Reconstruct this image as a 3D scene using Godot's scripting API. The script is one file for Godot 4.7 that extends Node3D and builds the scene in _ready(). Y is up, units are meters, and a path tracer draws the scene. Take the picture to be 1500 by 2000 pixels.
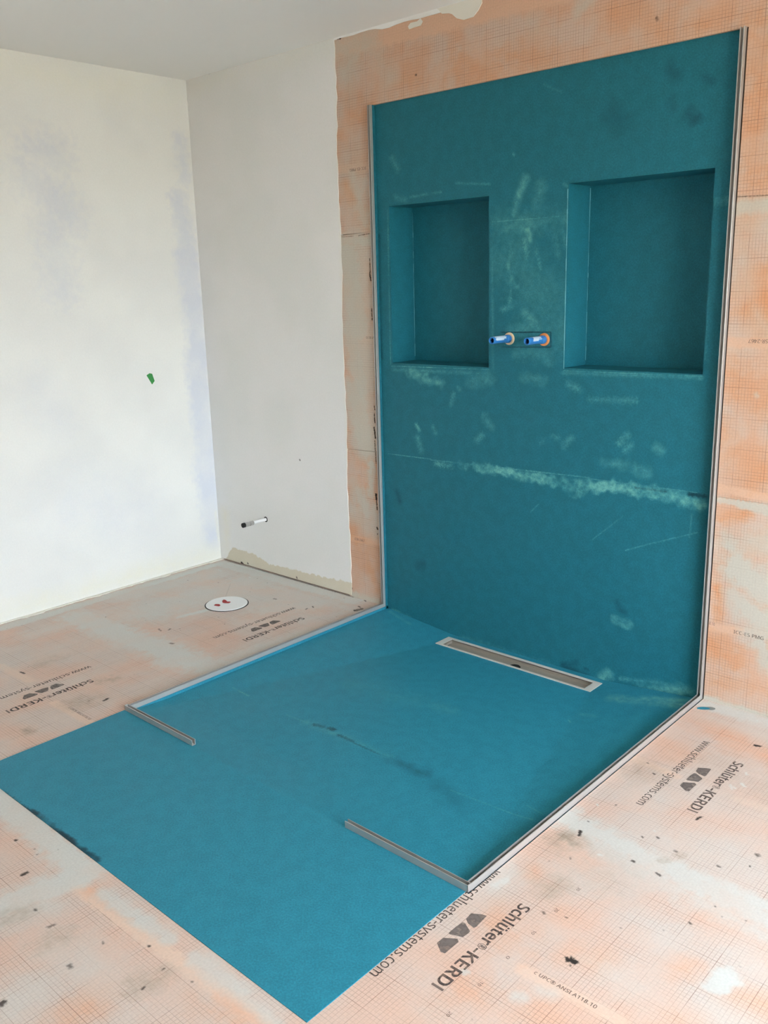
extends Node3D
# A bathroom being tiled: a corner of white walls, a printed membrane floor, and a teal shower recess with niches, a linear drain and glass channels.
# Axes: the floor corner is the origin, +x runs along the shower wall, +z along the left wall, y is up.

const ROOM_X := 5.5
const ROOM_Z := 4.6
const ROOM_H := 2.45
const PAN_L := 1.236
const PAN_R := 2.738
const PAN_F := 1.376
const APRON_F := 1.908
const DRAIN := Rect2(1.624, 0.021, 0.748, 0.092)   # x, z, length, width
const DRAIN_Y := -0.048
const RECESS := 0.013
const NICHES := [[1.300, 1.813, 1.125, 1.772], [2.151, 2.680, 1.137, 1.786]]
const NICHE_BACK := -0.162

var M := {}
var rng := RandomNumberGenerator.new()


# ---------------------------------------------------------------- painting of surfaces (stains, mortar, print wear)
class Canvas:
	var w: int
	var h: int
	var ppm: float
	var u0: float
	var v0: float
	var flip: bool
	var edge: PackedByteArray
	var soft: PackedByteArray
	var fine: PackedByteArray
	var streak: PackedByteArray

	func _init(u: float, v: float, width: float, height: float, dots: float, upright: bool, noise_seed: int) -> void:
		u0 = u
		v0 = v
		ppm = dots
		flip = upright
		w = int(width * dots)
		h = int(height * dots)
		edge = noise(noise_seed, 22.0)
		soft = noise(noise_seed + 7, 4.5)
		fine = noise(noise_seed + 13, 95.0, 2)
		streak = noise(noise_seed + 17, 34.0, 4)

	func noise(s: int, per_metre: float, octaves := 4) -> PackedByteArray:
		var n := FastNoiseLite.new()
		n.seed = s
		n.noise_type = FastNoiseLite.TYPE_SIMPLEX_SMOOTH
		n.frequency = per_metre / ppm
		n.fractal_octaves = octaves
		return n.get_image(w, h, false, false, true).get_data()

	func mask() -> PackedFloat32Array:
		var m := PackedFloat32Array()
		m.resize(w * h)
		return m

	func px(a: float) -> float:
		return (a - u0) * ppm

	func py(b: float) -> float:
		return h - (b - v0) * ppm if flip else (b - v0) * ppm

	# strokes: [a0, b0, a1, b1, half width, strength, softness, raggedness], all in metres on the surface
	func strokes(m: PackedFloat32Array, list: Array) -> void:
		for s: Array in list:
			var x0 := px(s[0])
			var y0 := py(s[1])
			var x1 := px(s[2])
			var y1 := py(s[3])
			var hw: float = s[4] * ppm
			var strength: float = s[5]
			var feather: float = maxf(s[6] * ppm, 0.6)
			var rag: float = s[7] * ppm / 127.0
			var wave := fine if s[4] < 0.011 else edge
			var grow: float = hw + feather + s[7] * ppm
			var dx := x1 - x0
			var dy := y1 - y0
			var l2 := maxf(dx * dx + dy * dy, 0.0001)
			var inv := 0.5 / feather
			for y in range(maxi(0, int(minf(y0, y1) - grow)), mini(h, int(maxf(y0, y1) + grow) + 2)):
				var row := y * w
				for x in range(maxi(0, int(minf(x0, x1) - grow)), mini(w, int(maxf(x0, x1) + grow) + 2)):
					var t := clampf(((x - x0) * dx + (y - y0) * dy) / l2, 0.0, 1.0)
					var ex := x - x0 - t * dx
					var ey := y - y0 - t * dy
					var d := sqrt(ex * ex + ey * ey) - hw + (wave[row + x] - 127) * rag
					if d < feather:
						var a := strength * minf(1.0, (feather - d) * inv)
						if a > m[row + x]:
							m[row + x] = a

	func fill(m: PackedFloat32Array, polygon: PackedVector2Array, strength: float) -> void:
		var pts := PackedVector2Array()
		var lo := Vector2(1e9, 1e9)
		var hi := -lo
		for p in polygon:
			var q := Vector2(px(p.x), py(p.y))
			pts.append(q)
			lo = lo.min(q)
			hi = hi.max(q)
		for y in range(maxi(0, int(lo.y)), mini(h, int(hi.y) + 1)):
			for x in range(maxi(0, int(lo.x)), mini(w, int(hi.x) + 1)):
				if Geometry2D.is_point_in_polygon(Vector2(x, y + (edge[y * w + x] - 127) * 0.02), pts):
					m[y * w + x] = strength

	# layers: [mask, colour, how much coarse noise thins it]
	func paint(c0: Color, c1: Color, tones: PackedByteArray, grain: PackedByteArray, grain_by: float, layers: Array) -> ImageTexture:
		var out := PackedByteArray()
		out.resize(w * h * 3)
		var masks: Array[PackedFloat32Array] = []
		var colours := PackedColorArray()
		var thin := PackedFloat32Array()
		for l: Array in layers:
			masks.append(l[0])
			colours.append(l[1])
			thin.append(l[2])
		var n := layers.size()
		for i in w * h:
			var c := c0.lerp(c1, clampf((tones[i] - 70) / 115.0, 0.0, 1.0))
			for k in n:
				var a := masks[k][i]
				if a > 0.004:
					var broken := (streak[i] + soft[i]) / 2 if thin[k] > 0.7 else soft[i]
					c = c.lerp(colours[k], clampf(a * (1.0 + thin[k] * (broken - 127) / 75.0), 0.0, 1.0))
			var g := 255.0 * (1.0 + grain_by * (grain[i] - 127) / 127.0)
			out[i * 3] = clampi(int(c.r * g), 0, 255)
			out[i * 3 + 1] = clampi(int(c.g * g), 0, 255)
			out[i * 3 + 2] = clampi(int(c.b * g), 0, 255)
		return ImageTexture.create_from_image(Image.create_from_data(w, h, false, Image.FORMAT_RGB8, out))

	# where the printed grid still shows: not under mortar nor in the bare strips
	func remains(hides: Array) -> ImageTexture:
		var out := PackedByteArray()
		out.resize(w * h)
		for i in w * h:
			var a := 0.85 + 0.8 * (soft[i] - 127) / 127.0
			for l: Array in hides:
				a *= 1.0 - l[1] * l[0][i]
			out[i] = clampi(int(255.0 * a), 0, 255)
		return ImageTexture.create_from_image(Image.create_from_data(w, h, false, Image.FORMAT_L8, out))


# ---------------------------------------------------------------- meshes
class Shape:
	var v := PackedVector3Array()
	var n := PackedVector3Array()
	var uv := PackedVector2Array()
	var uv2 := PackedVector2Array()
	var ix := PackedInt32Array()
	var axes := "xz"
	var area := Rect2(0, 0, 1, 1)
	var tile := 0.3
	var upright := false

	func at(p: Vector3) -> Vector2:
		return Vector2(p.x, p.z) if axes == "xz" else Vector2(p.x, p.y) if axes == "xy" else Vector2(p.z, p.y)

	func put(p: Vector3, normal: Vector3) -> int:
		var q := at(p)
		v.append(p)
		n.append(normal)
		var t := (q - area.position) / area.size
		uv.append(Vector2(t.x, 1.0 - t.y if upright else t.y))
		uv2.append(q / tile)
		return v.size() - 1

	func tri(a: Vector3, b: Vector3, c: Vector3, normal: Vector3) -> void:
		var i := put(a, normal)
		var flip := (b - a).cross(c - a).dot(normal) > 0.0
		put(c if flip else b, normal)
		put(b if flip else c, normal)
		ix.append_array([i, i + 1, i + 2])

	func quad(a: Vector3, b: Vector3, c: Vector3, d: Vector3, normal: Vector3) -> void:
		tri(a, b, c, normal)
		tri(a, c, d, normal)

	func box(lo: Vector3, hi: Vector3) -> void:
		for axis in 3:
			for side in 2:
				var nrm := Vector3.ZERO
				nrm[axis] = 1.0 if side else -1.0
				var b := (axis + 1) % 3
				var c := (axis + 2) % 3
				var p: Array[Vector3] = []
				for k in [[0, 0], [1, 0], [1, 1], [0, 1]]:
					var q := Vector3.ZERO
					q[axis] = hi[axis] if side else lo[axis]
					q[b] = hi[b] if k[0] else lo[b]
					q[c] = hi[c] if k[1] else lo[c]
					p.append(q)
				quad(p[0], p[1], p[2], p[3], nrm)

	# an outline in the plane of two axes, given depth along the third
	func slab(outline: PackedVector2Array, from: float, to: float, plane := "xy") -> void:
		var f := func(p: Vector2, d: float) -> Vector3:
			return Vector3(p.x, p.y, d) if plane == "xy" else Vector3(p.x, d, p.y) if plane == "xz" else Vector3(d, p.y, p.x)
		var up := Vector3(0, 0, 1) if plane == "xy" else Vector3(0, 1, 0) if plane == "xz" else Vector3(1, 0, 0)
		var ids := Geometry2D.triangulate_polygon(outline)
		for k in range(0, ids.size(), 3):
			tri(f.call(outline[ids[k]], to), f.call(outline[ids[k + 1]], to), f.call(outline[ids[k + 2]], to), up)
			tri(f.call(outline[ids[k]], from), f.call(outline[ids[k + 1]], from), f.call(outline[ids[k + 2]], from), -up)
		var turn := -1.0 if Geometry2D.is_polygon_clockwise(outline) else 1.0
		for k in outline.size():
			var a := outline[k]
			var b := outline[(k + 1) % outline.size()]
			var e := (b - a).normalized() * turn
			var side: Vector3 = f.call(Vector2(e.y, -e.x), 0.0)
			quad(f.call(a, from), f.call(b, from), f.call(b, to), f.call(a, to), side)

	# a ring profile [radius, height] turned round an axis
	func lathe(base: Vector3, axis: Vector3, profile: PackedVector2Array, sides := 32) -> void:
		var e := (Vector3.UP if absf(axis.y) < 0.9 else Vector3.RIGHT).cross(axis).normalized()
		var g := axis.cross(e)
		for k in profile.size() - 1:
			var a := profile[k]
			var b := profile[k + 1]
			var slope := (b - a).normalized()
			for s in sides:
				var d0 := e * cos(TAU * s / sides) + g * sin(TAU * s / sides)
				var d1 := e * cos(TAU * (s + 1) / sides) + g * sin(TAU * (s + 1) / sides)
				var n0 := (d0 * slope.y - axis * slope.x).normalized()
				var n1 := (d1 * slope.y - axis * slope.x).normalized()
				var i := v.size()
				for q: Array in [[a, d0, n0], [b, d0, n0], [b, d1, n1], [a, d1, n1]]:
					put(base + axis * q[0].y + q[1] * q[0].x, q[2])
				var flip := (v[i + 1] - v[i]).cross(v[i + 2] - v[i]).dot(n0) > 0.0
				ix.append_array([i, i + 2, i + 1, i, i + 3, i + 2] if flip else [i, i + 1, i + 2, i, i + 2, i + 3])

	func mesh() -> ArrayMesh:
		var a := []
		a.resize(Mesh.ARRAY_MAX)
		a[Mesh.ARRAY_VERTEX] = v
		a[Mesh.ARRAY_NORMAL] = n
		a[Mesh.ARRAY_TEX_UV] = uv
		a[Mesh.ARRAY_TEX_UV2] = uv2
		a[Mesh.ARRAY_INDEX] = ix
		var m := ArrayMesh.new()
		m.add_surface_from_arrays(Mesh.PRIMITIVE_TRIANGLES, a)
		return m


func shape(axes := "xz", area := Rect2(0, 0, 1, 1), tile := 0.3, upright := false) -> Shape:
	var s := Shape.new()
	s.axes = axes
	s.area = area
	s.tile = tile
	s.upright = upright
	return s


func obj(called: String, s: Shape, material: Material, parent: Node = self) -> MeshInstance3D:
	var o := MeshInstance3D.new()
	o.name = called
	o.mesh = s.mesh()
	o.material_override = material
	parent.add_child(o, true)
	return o


func thing(called: String, label: String, category: String, at := Vector3.ZERO, group := "") -> Node3D:
	var o := Node3D.new()
	o.name = called
	o.position = at
	add_child(o, true)
	return tag(o, label, category, group)


func tag(o: Node3D, label: String, category: String, group := "") -> Node3D:
	o.set_meta("label", label)
	o.set_meta("category", category)
	if group:
		o.set_meta("group", group)
	return o


func structure(o: Node3D, label := "") -> Node3D:
	o.set_meta("kind", "structure")
	if label:
		o.set_meta("label", label)
	return o


func plain(c: Color, rough := 0.8, metal := 0.0, spec := 0.4) -> StandardMaterial3D:
	var m := StandardMaterial3D.new()
	m.albedo_color = c
	m.roughness = rough
	m.metallic = metal
	m.metallic_specular = spec
	return m


func ramp_noise(s: int, freq: float, side := 512, as_normal := false, strength := 1.0) -> NoiseTexture2D:
	var n := FastNoiseLite.new()
	n.seed = s
	n.frequency = freq
	n.fractal_octaves = 4
	var t := NoiseTexture2D.new()
	t.noise = n
	t.width = side
	t.height = side
	t.seamless = true
	t.as_normal_map = as_normal
	t.bump_strength = strength
	return t


func rgb(r: int, g: int, b: int) -> Color:
	return Color8(r, g, b)


# ---------------------------------------------------------------- textures made once
func grid_tile(side: int, ink: Color, alpha: float) -> ImageTexture:
	var im := Image.create(side, side, false, Image.FORMAT_RGBA8)
	im.fill(Color(ink, 0.0))
	rng.seed = 5
	for way in 2:
		for k in 30:
			var strong := 1.45 if k % 10 == 0 else rng.randf_range(0.45, 1.05)
			var c := (k + 0.5) * side / 30.0
			for j in side:
				var wob := rng.randf_range(0.75, 1.15)
				for d in range(-3, 4):
					var fall := maxf(0.0, 1.0 - absf(d) / (3.2 if k % 10 == 0 else 2.7))
					var a := clampf(alpha * strong * wob * fall, 0.0, 0.95)
					var x := posmod(int(c) + d, side) if way == 0 else j
					var y := j if way == 0 else posmod(int(c) + d, side)
					if im.get_pixel(x, y).a < a:
						im.set_pixel(x, y, Color(ink, a))
	return ImageTexture.create_from_image(im)


func fleece_tile() -> ImageTexture:
	rng.seed = 11
	var n := FastNoiseLite.new()
	n.seed = 3
	n.frequency = 0.05
	n.fractal_octaves = 3
	var im := n.get_seamless_image(512, 512)
	im.convert(Image.FORMAT_RGB8)
	var d := im.get_data()
	for i in 512 * 512:
		var g := clampi(226 + int((d[i * 3] - 127) * 0.08) + rng.randi_range(-13, 13), 0, 255)
		d[i * 3] = g
		d[i * 3 + 1] = g
		d[i * 3 + 2] = g
	return ImageTexture.create_from_image(Image.create_from_data(512, 512, false, Image.FORMAT_RGB8, d))


func with_detail(m: StandardMaterial3D, over: Texture2D, mask: Texture2D, mode: BaseMaterial3D.BlendMode) -> void:
	m.detail_enabled = true
	m.detail_albedo = over
	m.detail_mask = mask
	m.detail_blend_mode = mode
	m.detail_uv_layer = BaseMaterial3D.DETAIL_UV_2


const FLOOR_AREA := Rect2(0, 0, 3.6, 2.4)
const SHEET_AREA := Rect2(1.0, 0, 2.1, 2.45)
const TEAL_WALL_AREA := Rect2(1.2, -0.1, 1.6, 2.3)
const TEAL_FLOOR_AREA := Rect2(1.2, -0.02, 1.6, 1.94)
const WHITE_LEFT_AREA := Rect2(0, 0, 2.0, 2.45)
const WHITE_BACK_AREA := Rect2(0, 0, 1.05, 2.45)


func canvas_of(r: Rect2, dots: float, upright: bool, s: int) -> Canvas:
	return Canvas.new(r.position.x, r.position.y, r.size.x, r.size.y, dots, upright, s)


func make_floor_material() -> StandardMaterial3D:
	var c := canvas_of(FLOOR_AREA, 460.0, false, 21)
	var mortar := c.mask()
	c.strokes(mortar, [
		[2.750, 0.942, 3.340, 0.997, 0.05, 0.9, 0.03, 0.03],
		[2.868, 0.992, 3.362, 1.056, 0.035, 0.75, 0.04, 0.03],
		[2.983, 0.954, 3.324, 0.952, 0.03, 0.95, 0.02, 0.02],
		[2.784, 0.034, 2.995, 0.036, 0.045, 0.95, 0.03, 0.02],
		[2.828, 0.117, 3.030, 0.134, 0.03, 0.6, 0.05, 0.03],
		[3.055, 0.835, 3.268, 0.797, 0.1, 0.42, 0.09, 0.05],
		[3.048, 0.585, 3.196, 0.594, 0.1, 0.3, 0.09, 0.05],
		[2.820, 0.669, 2.937, 0.678, 0.06, 0.35, 0.06, 0.04],
		[3.329, 1.276, 3.342, 1.226, 0.026, 1, 0.008, 0.012],
		[3.345, 1.326, 3.405, 1.344, 0.05, 0.5, 0.05, 0.03],
		[3.026, 1.573, 3.040, 1.566, 0.012, 0.8, 0.01, 0.01],
		[3.059, 1.526, 3.079, 1.518, 0.015, 0.6, 0.015, 0.01],
		[2.900, 1.585, 2.903, 1.586, 0.01, 0.75, 0.006, 0.006],
		[3.322, 1.133, 3.373, 1.150, 0.06, 0.5, 0.06, 0.03],
		[2.885, 1.148, 2.955, 1.168, 0.05, 0.45, 0.05, 0.04],
		[3.128, 1.380, 3.198, 1.397, 0.05, 0.5, 0.05, 0.04],
		[3.119, 1.196, 3.187, 1.205, 0.05, 0.35, 0.05, 0.04],
		[2.781, 1.315, 2.786, 1.232, 0.04, 0.55, 0.04, 0.03],
		[1.401, 1.919, 1.608, 1.926, 0.06, 0.9, 0.02, 0.02],
		[1.560, 1.933, 1.906, 1.949, 0.045, 0.9, 0.02, 0.02],
		[1.908, 2.156, 1.951, 1.938, 0.05, 0.92, 0.02, 0.02],
		[1.963, 2.182, 1.986, 2.090, 0.04, 0.7, 0.03, 0.02],
		[2.059, 1.965, 2.318, 1.947, 0.022, 0.75, 0.012, 0.012],
		[2.418, 1.947, 2.575, 1.942, 0.022, 0.75, 0.012, 0.012],
		[2.586, 1.951, 2.696, 1.946, 0.014, 0.6, 0.01, 0.01],
		[2.238, 2.277, 2.222, 2.235, 0.05, 0.5, 0.04, 0.03],
		[2.139, 2.144, 2.273, 2.092, 0.05, 0.4, 0.05, 0.04],
		[2.301, 2.109, 2.426, 2.060, 0.05, 0.3, 0.05, 0.04],
		[0.061, 1.292, 0.061, 0.040, 0.035, 0.95, 0.012, 0.012],
		[0.076, 0.052, 1.055, 0.033, 0.06, 0.95, 0.03, 0.025],
		[0.387, 0.144, 1.142, 0.123, 0.05, 0.7, 0.04, 0.03],
		[0.201, 0.994, 1.210, 0.944, 0.085, 0.85, 0.04, 0.04],
		[0.965, 1.014, 1.186, 0.900, 0.07, 0.75, 0.03, 0.03],
		[0.128, 0.648, 0.189, 0.190, 0.12, 0.7, 0.08, 0.05],
		[0.399, 0.709, 0.472, 0.078, 0.18, 0.72, 0.1, 0.06],
		[0.821, 0.376, 1.064, 0.007, 0.09, 0.7, 0.06, 0.04],
		[0.555, 0.313, 0.948, 0.099, 0.14, 0.6, 0.08, 0.05],
		[0.875, 0.542, 1.059, 0.273, 0.06, 0.45, 0.05, 0.04],
		[0.581, 0.693, 0.611, 0.542, 0.02, 1, 0.015, 0.015],
		[1.052, 0.361, 1.213, 0.024, 0.04, 0.5, 0.04, 0.03],
		[1.129, 0.881, 1.183, 0.452, 0.05, 0.6, 0.04, 0.03],
		[0.466, 1.481, 0.551, 1.069, 0.12, 0.25, 0.1, 0.06],
		[0.244, 1.239, 0.266, 0.900, 0.05, 0.6, 0.05, 0.03],
	])
	var strip := c.mask()
	c.strokes(strip, [
		[2.996, 1.500, 3.222, 1.488, 0.017, 0.9, 0.006, 0.004],
		[2.756, 0.529, 2.905, 0.542, 0.017, 0.75, 0.008, 0.005],
		[3.093, 0.548, 3.178, 0.544, 0.017, 0.6, 0.008, 0.005],
		[0.954, 1.508, 1.253, 1.506, 0.016, 0.85, 0.006, 0.004],
		[0.466, 1.481, 0.707, 1.472, 0.018, 0.7, 0.008, 0.005],
		[1.982, 1.992, 2.685, 1.964, 0.02, 0.95, 0.008, 0.008],
	])
	var orange := c.mask()
	c.strokes(orange, [
		[2.826, 1.211, 2.825, 1.199, 0.022, 0.7, 0.02, 0.015],
		[3.104, 1.381, 3.109, 1.356, 0.03, 0.7, 0.03, 0.02],
		[3.237, 1.287, 3.251, 1.265, 0.03, 0.75, 0.03, 0.02],
		[3.036, 1.398, 3.045, 1.369, 0.03, 0.5, 0.03, 0.02],
		[2.810, 0.179, 2.967, 0.186, 0.05, 0.6, 0.04, 0.03],
		[2.993, 0.251, 3.077, 0.264, 0.05, 0.5, 0.05, 0.03],
		[2.752, 0.363, 2.858, 0.404, 0.05, 0.35, 0.05, 0.03],
		[2.836, 1.391, 2.941, 1.458, 0.05, 0.5, 0.04, 0.04],
		[2.883, 1.609, 2.985, 1.635, 0.05, 0.45, 0.05, 0.04],
		[2.957, 1.379, 2.975, 1.319, 0.04, 0.45, 0.04, 0.03],
		[2.568, 1.984, 2.635, 1.990, 0.03, 0.85, 0.02, 0.02],
		[2.360, 2.226, 2.363, 2.170, 0.04, 0.6, 0.04, 0.03],
		[1.780, 1.969, 1.811, 1.978, 0.01, 0.6, 0.008, 0.006],
		[2.497, 2.018, 2.537, 2.021, 0.03, 0.5, 0.03, 0.02],
		[2.012, 1.980, 2.193, 1.962, 0.015, 0.55, 0.012, 0.01],
		[1.298, 1.493, 1.249, 1.361, 0.04, 0.35, 0.03, 0.02],
		[3.241, 1.415, 3.314, 1.405, 0.05, 0.45, 0.05, 0.04],
		[3.379, 1.279, 3.429, 1.272, 0.05, 0.5, 0.04, 0.03],
		[3.033, 1.594, 3.142, 1.571, 0.05, 0.4, 0.05, 0.04],
		[3.229, 1.080, 3.272, 1.066, 0.03, 0.4, 0.03, 0.03],
		[2.912, 1.680, 2.898, 1.763, 0.04, 0.4, 0.04, 0.03],
	])
	var dirt := c.mask()
	c.strokes(dirt, [
		[2.815, 1.022, 2.848, 1.024, 0.022, 0.75, 0.025, 0.015],
		[2.795, 1.054, 2.840, 1.075, 0.02, 0.45, 0.03, 0.015],
		[2.892, 1.233, 2.906, 1.196, 0.025, 0.45, 0.03, 0.02],
		[0.920, 1.299, 0.938, 1.255, 0.025, 0.6, 0.02, 0.015],
		[1.033, 1.460, 1.046, 1.395, 0.04, 0.4, 0.04, 0.02],
		[1.075, 1.676, 1.104, 1.676, 0.015, 0.5, 0.015, 0.01],
		[3.078, 0.902, 3.081, 0.894, 0.01, 0.5, 0.01, 0.008],
		[2.392, 2.070, 2.409, 2.036, 0.025, 0.5, 0.03, 0.02],
		[2.114, 2.143, 2.125, 2.111, 0.02, 0.5, 0.03, 0.02],
		[1.964, 2.157, 1.975, 2.124, 0.02, 0.5, 0.03, 0.02],
		[0.582, 1.355, 0.575, 1.295, 0.03, 0.35, 0.03, 0.02],
		[3.053, 0.952, 3.061, 0.939, 0.008, 0.5, 0.01, 0.008],
		[2.981, 0.422, 3.117, 0.458, 0.06, 0.2, 0.08, 0.05],
		[2.641, 0.498, 2.803, 0.570, 0.06, 0.3, 0.07, 0.05],
		[2.933, 1.080, 3.003, 1.101, 0.05, 0.2, 0.06, 0.04],
	])
	var white := c.mask()
	c.strokes(white, [
		[0.004, 1.265, -0.001, -0.008, 0.01, 0.8, 0.006, 0.012],
		[0.072, 0.492, 0.064, 0.061, 0.02, 0.6, 0.012, 0.015],
		[0.072, 0.031, 0.393, 0.011, 0.012, 0.7, 0.01, 0.012],
		[3.055, 0.392, 3.061, 0.401, 0.004, 0.9, 0.003, 0.003],
		[3.070, 0.460, 3.080, 0.470, 0.005, 0.9, 0.003, 0.003],
		[3.060, 0.495, 3.064, 0.498, 0.004, 0.8, 0.003, 0.003],
		[2.918, 1.032, 2.925, 1.029, 0.004, 0.9, 0.003, 0.002],
		[2.957, 0.039, 2.961, 0.045, 0.003, 0.9, 0.002, 0.002],
		[0.452, 0.019, 0.469, 0.017, 0.006, 1, 0.004, 0.004],
		[0.382, 0.116, 0.393, 0.118, 0.004, 0.9, 0.003, 0.003],
		[0.156, 0.138, 0.180, 0.143, 0.004, 0.8, 0.003, 0.003],
		[3.046, 0.488, 3.058, 0.507, 0.004, 0.7, 0.003, 0.003],
		[2.799, 0.828, 2.803, 0.832, 0.003, 0.8, 0.002, 0.002],
		[2.981, 0.843, 2.983, 0.844, 0.003, 0.8, 0.002, 0.002],
		[3.335, 1.251, 3.341, 1.237, 0.02, 0.7, 0.02, 0.015],
		[2.785, 1.299, 2.793, 1.266, 0.012, 0.7, 0.01, 0.012],
		[0.579, 0.678, 0.603, 0.565, 0.01, 0.9, 0.012, 0.01],
	])
	var dark := c.mask()
	c.strokes(dark, [
		[3.053, 1.408, 3.065, 1.406, 0.0075, 0.95, 0.002, 0.006],
		[3.015, 0.212, 3.027, 0.206, 0.005, 0.95, 0.002, 0.004],
		[2.828, 0.971, 2.836, 0.990, 0.004, 0.9, 0.002, 0.003],
		[3.044, 0.721, 3.049, 0.698, 0.003, 0.85, 0.002, 0.003],
		[1.159, 0.126, 1.168, 0.094, 0.01, 0.85, 0.003, 0.006],
		[1.133, 0.078, 1.148, 0.084, 0.004, 0.7, 0.002, 0.003],
		[1.097, -0.001, 1.111, 0.007, 0.003, 0.8, 0.002, 0.002],
		[1.085, 1.380, 1.080, 1.362, 0.005, 0.95, 0.002, 0.003],
		[1.223, 1.383, 1.234, 1.379, 0.006, 0.95, 0.002, 0.002],
		[2.997, 0.999, 3.001, 1.001, 0.004, 0.8, 0.002, 0.002],
		[3.065, 1.006, 3.075, 1.009, 0.0035, 0.7, 0.002, 0.003],
		[2.868, 1.091, 2.871, 1.094, 0.002, 0.8, 0.002, 0.002],
		[2.999, 0.864, 3.004, 0.866, 0.003, 0.8, 0.002, 0.002],
		[2.967, 0.888, 2.970, 0.889, 0.002, 0.8, 0.002, 0.002],
		[3.228, 0.771, 3.231, 0.773, 0.005, 0.6, 0.004, 0.004],
		[2.846, 0.573, 2.850, 0.574, 0.003, 0.7, 0.002, 0.002],
		[2.803, 0.527, 2.806, 0.528, 0.002, 0.7, 0.002, 0.002],
		[0.591, 1.457, 0.618, 1.453, 0.004, 0.7, 0.002, 0.003],
		[0.814, 0.902, 0.827, 0.898, 0.005, 0.6, 0.003, 0.003],
		[0.678, 0.816, 0.672, 0.806, 0.003, 0.6, 0.003, 0.003],
		[0.632, 0.838, 0.660, 0.846, 0.003, 0.6, 0.003, 0.003],
		[0.736, 0.255, 0.750, 0.254, 0.004, 0.6, 0.003, 0.003],
		[0.967, 0.261, 0.963, 0.247, 0.003, 0.6, 0.002, 0.002],
		[0.962, 0.213, 0.976, 0.220, 0.003, 0.6, 0.002, 0.002],
		[1.670, 2.001, 1.673, 2.001, 0.004, 0.9, 0.002, 0.002],
		[1.831, 2.059, 1.832, 2.050, 0.005, 0.7, 0.003, 0.004],
		[2.068, 2.113, 2.071, 2.101, 0.004, 0.6, 0.003, 0.003],
		[2.223, 2.145, 2.228, 2.145, 0.005, 0.7, 0.003, 0.004],
		[2.215, 2.297, 2.214, 2.292, 0.007, 0.8, 0.003, 0.004],
		[2.305, 1.993, 2.307, 1.993, 0.003, 0.8, 0.002, 0.002],
		[2.392, 2.016, 2.392, 2.011, 0.002, 0.7, 0.002, 0.002],
		[2.407, 2.076, 2.405, 2.070, 0.002, 0.7, 0.002, 0.002],
		[2.211, 2.055, 2.218, 2.058, 0.002, 0.7, 0.002, 0.002],
		[1.983, 2.104, 1.988, 2.105, 0.003, 0.8, 0.002, 0.002],
		[2.928, 1.313, 2.933, 1.316, 0.003, 0.5, 0.002, 0.002],
		[3.205, 1.124, 3.209, 1.127, 0.002, 0.7, 0.002, 0.002],
		[3.170, 0.880, 3.176, 0.880, 0.003, 0.5, 0.002, 0.002],
		[3.059, 0.890, 3.066, 0.890, 0.003, 0.5, 0.003, 0.003],
		[0.618, 0.475, 0.389, 0.246, 0.0008, 0.25, 0.002, 0.001],
		[0.041, 0.007, 1.025, 0.002, 0.0018, 0.75, 0.002, 0.002],
	])
	rng.seed = 77
	var specks := []
	for k in 170:
		var a := rng.randf_range(0.0, 3.6)
		var b := rng.randf_range(0.0, 2.4)
		var r := rng.randf_range(0.0006, 0.0017)
		var t := rng.randf() * TAU
		specks.append([a, b, a + cos(t) * r * 2.0, b + sin(t) * r * 2.0, r, rng.randf_range(0.25, 0.8), 0.0015, 0.002])
	c.strokes(dark, specks)
	var m := plain(Color.WHITE, 0.86)
	m.albedo_texture = c.paint(rgb(214, 183, 165), rgb(207, 190, 178), c.noise(4, 3.2, 5), c.noise(9, 120.0, 2), 0.032,
		[[strip, rgb(220, 192, 172), 0.3], [orange, rgb(218, 170, 142), 0.6], [mortar, rgb(203, 201, 194), 0.18], [dirt, rgb(166, 150, 132), 0.8], [white, rgb(206, 208, 202), 0.2], [dark, rgb(48, 42, 38), 0.3]])
	with_detail(m, M.grid, c.remains([[mortar, 0.97], [strip, 0.95], [white, 1.0], [dark, 1.0]]), BaseMaterial3D.BLEND_MODE_MIX)
	m.normal_enabled = true
	m.normal_texture = null
	return m


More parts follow.
